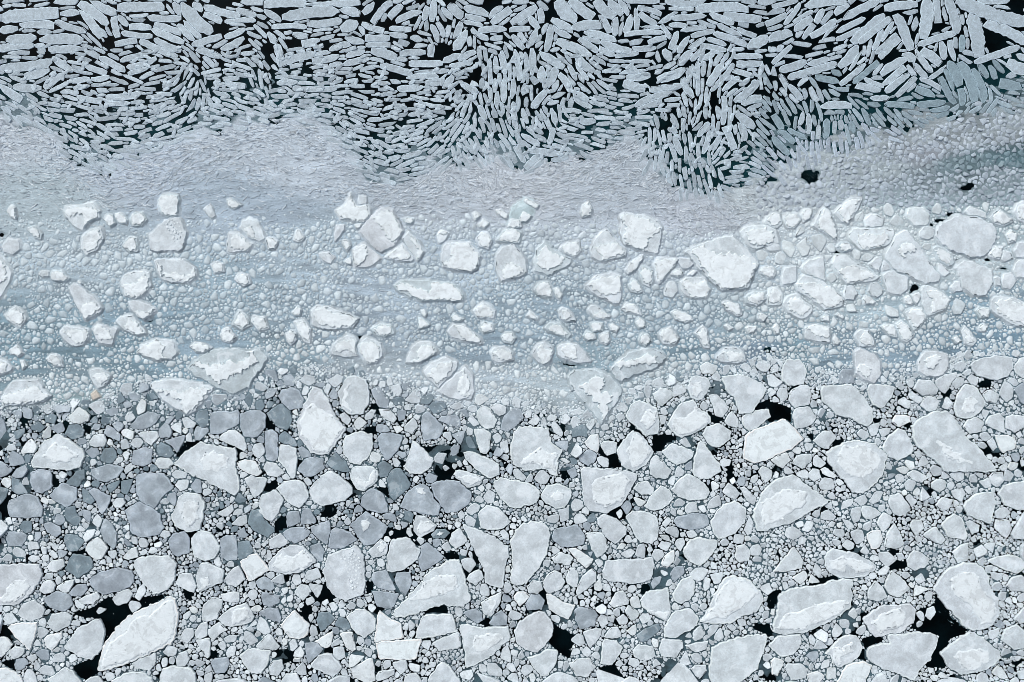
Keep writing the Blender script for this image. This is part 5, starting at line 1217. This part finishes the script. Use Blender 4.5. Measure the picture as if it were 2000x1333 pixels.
c3 = lay(70000, (18, 34), (5.5, 8), TB, lambda x, y: sh(x, y) and RNG.random() < few(x, y), gap=1.25)
c4 = lay(40000, (11, 24), (4, 7), TB, lambda x, y: sh(x, y) and RNG.random() < few(x, y) * .8, gap=1.1)
c5 = lay(20000, (8, 15), (3.5, 6), TB, lambda x, y: sh(x, y) and RNG.random() < few(x, y) * .5, .35, gap=1.1)
# slivers afloat on top of the raft, crossing the others at odd angles
for i in range(900):
    x, y = RNG.uniform(0, 1500), RNG.uniform(90, 340)
    if not shore(x, y) or at(x, y) == 2: continue
    a = flow(x, y) + RNG.normal(0, .6); L = RNG.uniform(9, 20); wd = RNG.uniform(5, 7.5); ux, uy = math.cos(a) * L / 2, math.sin(a) * L / 2
    litter.add(sliver_outline(x - ux, y - uy, x + ux, y + uy, wd, (.5, .5)), RNG.uniform(.08, .10), sliver_tone(x, y) * 1.05, 1.3, z0=.05, inset=1.1)

# ---------------------------------------------------------------- slush belt
st = 3.0
gx = np.arange(-MG, 2000 + MG + 1, st); gy = np.arange(150, 850, st)
X, Y = np.meshgrid(gx, gy); Xf, Yf = X.ravel(), Y.ravel()
d = np.minimum(Yf - top_y(Xf), bot_y(Xf) - Yf)
nz = (vnoise(Xf, Yf, 30, 18, 3) - .5) * 52 + (vnoise(Xf, Yf, 9, 6, 4) - .5) * 26
d = d + nz
fr = (vnoise(Xf, Yf, 45, 26, 71) - .48) * 150 + np.minimum(Yf - top_y(Xf), 0) * .9
fringe = np.clip((8 - d) / 14, 0, 1) * (Yf < 420)
d = np.where(Yf < 420, np.maximum(d, np.minimum(fr * .06, 2.5)), d)
hole_t = np.zeros(len(Xf))
for g in SLUSH_HOLES:
    q = np.sqrt(((Xf - g[0]) / g[2]) ** 2 + ((Yf - g[1]) / g[3]) ** 2); q2 = q + (vnoise(Xf, Yf, 7, 6, 9) - .5) * .9
    d = np.minimum(d, (q2 - 1) * 8); hole_t = np.maximum(hole_t, np.clip((1.75 - q2) / .7, 0, 1) * (1 if g[2] > 8 else .6))
Z = np.clip(d * .0035, -.06, .028) + (vnoise(Xf, Yf, 14, 6, 5) - .5) * .018 + (vnoise(Xf, Yf, 5, 4, 6) - .5) * .012
yw = Yf + 9 * np.sin(Xf / 70.) + 14 * (vnoise(Xf, Yf, 150, 60, 91) - .5)
C = slush_col(Xf, Yf) * (1 + ((vnoise(Xf, yw, 75, 8, 7) - .5) * .40 + (vnoise(Xf, yw, 30, 4.5, 8) - .5) * .40) * np.clip((Yf - 420) / 110, .3, 1))[:, None] * (1 + .06 * (Yf > 430))[:, None]
C = C * (1 - fringe[:, None] * .85) + lin((62, 92, 102)) * (fringe * .85)[:, None]
C = C * (1 - hole_t[:, None] * .7) + lin((52, 84, 92)) * (hole_t * .7)[:, None]
gz = np.clip((Xf - 1560) / 180, 0, 1) * np.clip((405 - Yf) / 40, 0, 1); C = C * (1 - .42 * gz * np.clip(.45 + vnoise(Xf, Yf, 50, 40, 61), 0, 1))[:, None]
ny, nx = X.shape; idx = np.arange(nx * ny).reshape(ny, nx)
Fq = np.stack([idx[:-1, :-1], idx[1:, :-1], idx[1:, 1:], idx[:-1, 1:]], -1).reshape(-1, 4)
kk = (Z[Fq] > -.03).any(1); Fq = Fq[kk]; used = np.unique(Fq); rem = np.full(nx * ny, -1); rem[used] = np.arange(len(used))
so = build("slush", np.stack([wx(Xf), wy(Yf), Z], 1)[used], rem[Fq].tolist(), C[used], M_SLUSH, smooth=True)
tag(so, "belt of pale blue-grey ice slush between the slivers and the floes", "slush", None, 'structure')

gx = np.arange(-MG, 2000 + MG + 1, 4.); gy = np.arange(690, 1333 + MG, 4.)
X, Y = np.meshgrid(gx, gy); Xf, Yf = X.ravel(), Y.ravel()
q = vnoise(Xf, Yf, 55, 45, 81) * .55 + vnoise(Xf, Yf, 18, 16, 82) * .3 + vnoise(Xf, Yf, 7, 6, 83) * .25 - .60 + .08 * np.clip((Xf - 700) / 900, 0, 1)
bnd = np.exp(-np.maximum(0, Yf - bot_y(Xf)) / 32); q = q + .30 * bnd * (.5 + vnoise(Xf, Yf, 24, 18, 85))
q = np.where(keep_map[np.clip((Yf + MG).astype(int), 0, H_ - 1), np.clip((Xf + MG).astype(int), 0, W_ - 1)] > 0, -.3, q)
Z = np.clip(q * .12, -.05, .02); C = np.tile(lin((66, 88, 98)), (len(Xf), 1)) * (.75 + .5 * vnoise(Xf, Yf, 9, 9, 84))[:, None]
C = C * np.clip(.45 + q * 3.2, .3, 1)[:, None]; C = C * (1 - .8 * bnd[:, None]) + slush_col(Xf, Yf) * (.8 * bnd)[:, None]
ny, nx = X.shape; idx = np.arange(nx * ny).reshape(ny, nx)
Fq = np.stack([idx[:-1, :-1], idx[1:, :-1], idx[1:, 1:], idx[:-1, 1:]], -1).reshape(-1, 4)
Fq = Fq[(Z[Fq] > -.02).any(1)]; used = np.unique(Fq); rem = np.full(nx * ny, -1); rem[used] = np.arange(len(used))
tag(build("frazil_ice", np.stack([wx(Xf), wy(Yf), Z], 1)[used], rem[Fq].tolist(), C[used], M_SLUSH, smooth=True), "thin dark wet slush lying between the broken floes", "frazil ice", None, 'stuff')

# crumbs frozen into the slush
def belt(X, Y): return (Y > top_y(X)) & (Y < bot_y(X))
def sd_dens(X, Y):
    n = vnoise(X, Y, 60, 22, 21); n2 = vnoise(X, Y, 140, 14, 22)
    b1 = np.exp(-((Y - (505 + 10 * np.sin(X / 160))) / 34) ** 2) * np.where(X < 1050, 1.15, .8)
    b2 = np.exp(-((Y - 610) / 70) ** 2) * .3; edge = np.clip(1 - (bot_y(X) - Y) / 85, 0, 1) * .9
    rt = np.where((X > 1480) & (Y > 405) & (Y < 610), 1.3, 0) + np.where((X > 1000) & (X <= 1480) & (Y > 450) & (Y < 610), .75, 0)
    return belt(X, Y) * np.clip((b1 + b2 + edge + rt + .07 * (Y > 430)) * np.clip((n * .8 + n2 * 1.3 - .72) * 2.6, .04, 1.2), 0, 1) * (Y > 400)
def add_crumb(P, x, y, r):
    near = bot_y(x) - y < 80 or x > 1480
    base = lin((224, 232, 237)) if near else lin((214, 225, 232))
    sl = slush_col(np.array([x]), np.array([y]))[0]; k = RNG.uniform(.45, 1.) if not near else RNG.uniform(.7, 1.)
    col = (base * k + sl * (1 - k)) * RNG.uniform(.92, 1.05)
    if r > 9: crumbs.add(P, .07 + RNG.uniform(0, .03), col, 1.05, z0=-.03, tilt=.012, inset=2.2, edge=sl * .5 + col * .5)
    else: crumbs.dome(P, .034 + .006 * r + RNG.uniform(0, .015), col, sl * (.65 if r > 2.5 else .4) + col * (.35 if r > 2.5 else .6))
SB = (-MG, 395, 2000 + MG, 840)
rt_only = lambda X, Y: sd_dens(X, Y) * (X > 1480) * (Y > 410) * (Y < 615)
for r, n in ((15, 24000), (11, 24000)): fill(n, r, rt_only, 1.6, add_crumb, SB, .9)
for r, n, g in ((8, 5000, 1.4), (6, 14000, 1.2), (4.5, 40000, 1.0), (3.3, 90000, .9), (2.4, 220000, .5), (1.7, 260000, .45)): fill(n, r, sd_dens, g, add_crumb, SB, .85)
# packed small grains at the upper right
gr = lambda X, Y: (X > 1480) * (Y > top_y(X) - 14) * (Y < 425) * np.clip((X - 1480) / 200 * .5 + .25 + .4 * vnoise(X, Y, 30, 30, 41), 0, 1)
def add_grain(P, x, y, r):
    c = slush_col(np.array([x]), np.array([y]))[0]; g = lin((180, 190, 203)); k = .75 if not (x > 1700 and abs(y - 338 + (x - 1700) * .1) < 13) else .2
    c = np.minimum((c * (1 - k) + g * k) * RNG.uniform(.92, 1.12), .7)
    crumbs.add(P, .042 + RNG.uniform(0, .025), c, 1.12, z0=-.03, tilt=.03, inset=.8)
for r, n, g in ((6, 40000, .9), (4.4, 80000, .8), (3.2, 100000, .7)): fill(n, r, gr, g, add_grain, (1470, 180, 2000 + MG, 430), .8)

# thin plates lying half sunk in the upper slush, overlapping one another
for i in range(15000):
    x = RNG.uniform(-MG, 2000 + MG); y = RNG.uniform(200, 470)
    ty = float(top_y(x))
    if y < ty - 10 or (x > 1500 and y > 330) or (x > 1620 and y > ty + 25): continue
    if at(x, y): continue
    dep = y - ty; fade = math.exp(-max(dep, 0) / 90)
    if RNG.random() > .35 + .65 * fade: continue
    a = (flow(x, y) if dep < 60 else .25 * math.sin(x / 90.) + .2 * math.sin(y / 30. + x / 50.)) + RNG.normal(0, .35)
    L = RNG.uniform(8, 12 + 14 * fade); wd = RNG.uniform(3, 6)
    P = sliver_outline(x - math.cos(a) * L / 2, y - math.sin(a) * L / 2, x + math.cos(a) * L / 2, y + math.sin(a) * L / 2, wd, (.3, .4))
    if (at(P[:, 0], P[:, 1]) == 1).any(): continue
    c = slush_col(np.array([x]), np.array([y]))[0]
    litter.add(P, RNG.uniform(.022, .045), np.minimum(c * RNG.uniform(.90, 1.12), .72), 1.16, z0=-.03, tilt=.015, inset=.9)

for i in range(9500):
    x = RNG.uniform(-MG, 2000 + MG); y = float(top_y(x)) - 6 + abs(RNG.normal(0, 95)); 
    if y > 640 or at(x, y) or (x > 1500 and y > 400): continue
    a = .3 * math.sin(x / 70.) + .25 * math.sin(y / 24. + x / 40.) + RNG.normal(0, .45); L = RNG.uniform(5, 20); m = 6
    t = np.linspace(-.5, .5, m); bow = RNG.uniform(-.25, .25) * L * (t * t) + RNG.normal(0, .5, m); hw = RNG.uniform(.5, 1.15) * (1 - (2 * t) ** 2 * .7)
    px, py = x + math.cos(a) * t * L, y + math.sin(a) * t * L; nx_, ny_ = -math.sin(a), math.cos(a)
    P = np.concatenate([np.stack([px + nx_ * (bow + hw), py + ny_ * (bow + hw)], 1), np.stack([px + nx_ * (bow - hw), py + ny_ * (bow - hw)], 1)[::-1]])
    if (at(P[:, 0], P[:, 1]) == 1).any(): continue
    c = slush_col(np.array([x]), np.array([y]))[0]
    litter.add(P, RNG.uniform(.045, .075), c + (lin((232, 236, 241)) - c) * RNG.uniform(.15, .75), 1.0, z0=0.0, tilt=.01, inset=.25)

for i in range(60):
    g = SLUSH_HOLES[0]; x, y = g[0] + RNG.normal(0, 7), g[1] + RNG.normal(0, 5); crumbs.add(star_piece(x, y, .9, 1.2, 0, 5), .02, lin((190, 205, 212)), 1, inset=.3)
for i in range(4200):                                           # crumbs shed over the broken edge of the slush
    x = RNG.uniform(-MG, 2000 + MG); dy = RNG.exponential(26) - 8; y = float(bot_y(x)) + dy
    r = RNG.uniform(1.0, 3.0); f = float(vnoise(np.array([x]), np.array([y]), 30, 22, 95)[0])
    if f < .35 or keep_map[int(y) + MG, int(np.clip(x + MG, 0, W_ - 1))]: continue
    th = np.arange(6) * 1.047 + RNG.uniform(-.3, .3, 6); rad = r * RNG.uniform(.7, 1.25, 6)
    crumbs.dome(np.stack([x + np.cos(th) * rad, y + np.sin(th) * rad], 1), .085 + .006 * r, lin((218, 227, 233)) * RNG.uniform(.85, 1.03), lin((180, 194, 203)), .05)
brash.make('brash_ice', M_BIT, 'small broken ice filling the gaps between the floes', 'brash ice')
crumbs.make('ice_crumbs', M_BIT, 'pale ice crumbs and grains frozen into the slush', 'ice crumbs', True)
litter.make('small_ice_slivers', M_SLV, 'short thin ice slivers filling the gaps between the long ones', 'ice slivers')

# ---------------------------------------------------------------- sea
gx = np.concatenate([[-2000, -600, -300], np.arange(-60, 60.1, 1.5), [300, 600, 2000]]); gy = np.concatenate([[-2000, -600, -300], np.arange(-42, 42.1, 1.5), [300, 600, 2000]])
X, Y = np.meshgrid(gx, gy); Xf, Yf = X.ravel(), Y.ravel(); px, py = Xf / S + 1000, 666.5 - Yf / S
tl = np.clip(1 - np.abs(py - (top_y(px) - 25)) / 90, 0, 1) + np.clip(1 - np.abs(py - bot_y(px)) / 60, 0, 1) * .4
tl = np.clip(tl, 0, 1) * (np.abs(px - 1000) < 1300)
C = np.array((.0006, .0030, .0042)) * (1 - tl)[:, None] + np.array((.005, .030, .038)) * tl[:, None]
ny, nx = X.shape; idx = np.arange(nx * ny).reshape(ny, nx)
Fq = np.stack([idx[:-1, :-1], idx[:-1, 1:], idx[1:, 1:], idx[1:, :-1]], -1).reshape(-1, 4)
wo = build("water", np.stack([Xf, Yf, np.zeros(len(Xf))], 1), Fq.tolist(), C, M_WATER)
tag(wo, "black sea water showing in the gaps between the ice", "water", None, 'structure')
print("pieces", len(pieces), "floes", nfl, "slivers", len(slv), "fill slivers", c1, c2, c3, c4, c5, "verts", brash.n, crumbs.n, litter.n)
labs = [o["label"] for o in scene.objects if "label" in o]
import collections
dup = [k for k, v in collections.Counter(labs).items() if v > 1]; print("dup labels", len(dup), dup[:5], "max words", max(len(l.split()) for l in labs), "min", min(len(l.split()) for l in labs))
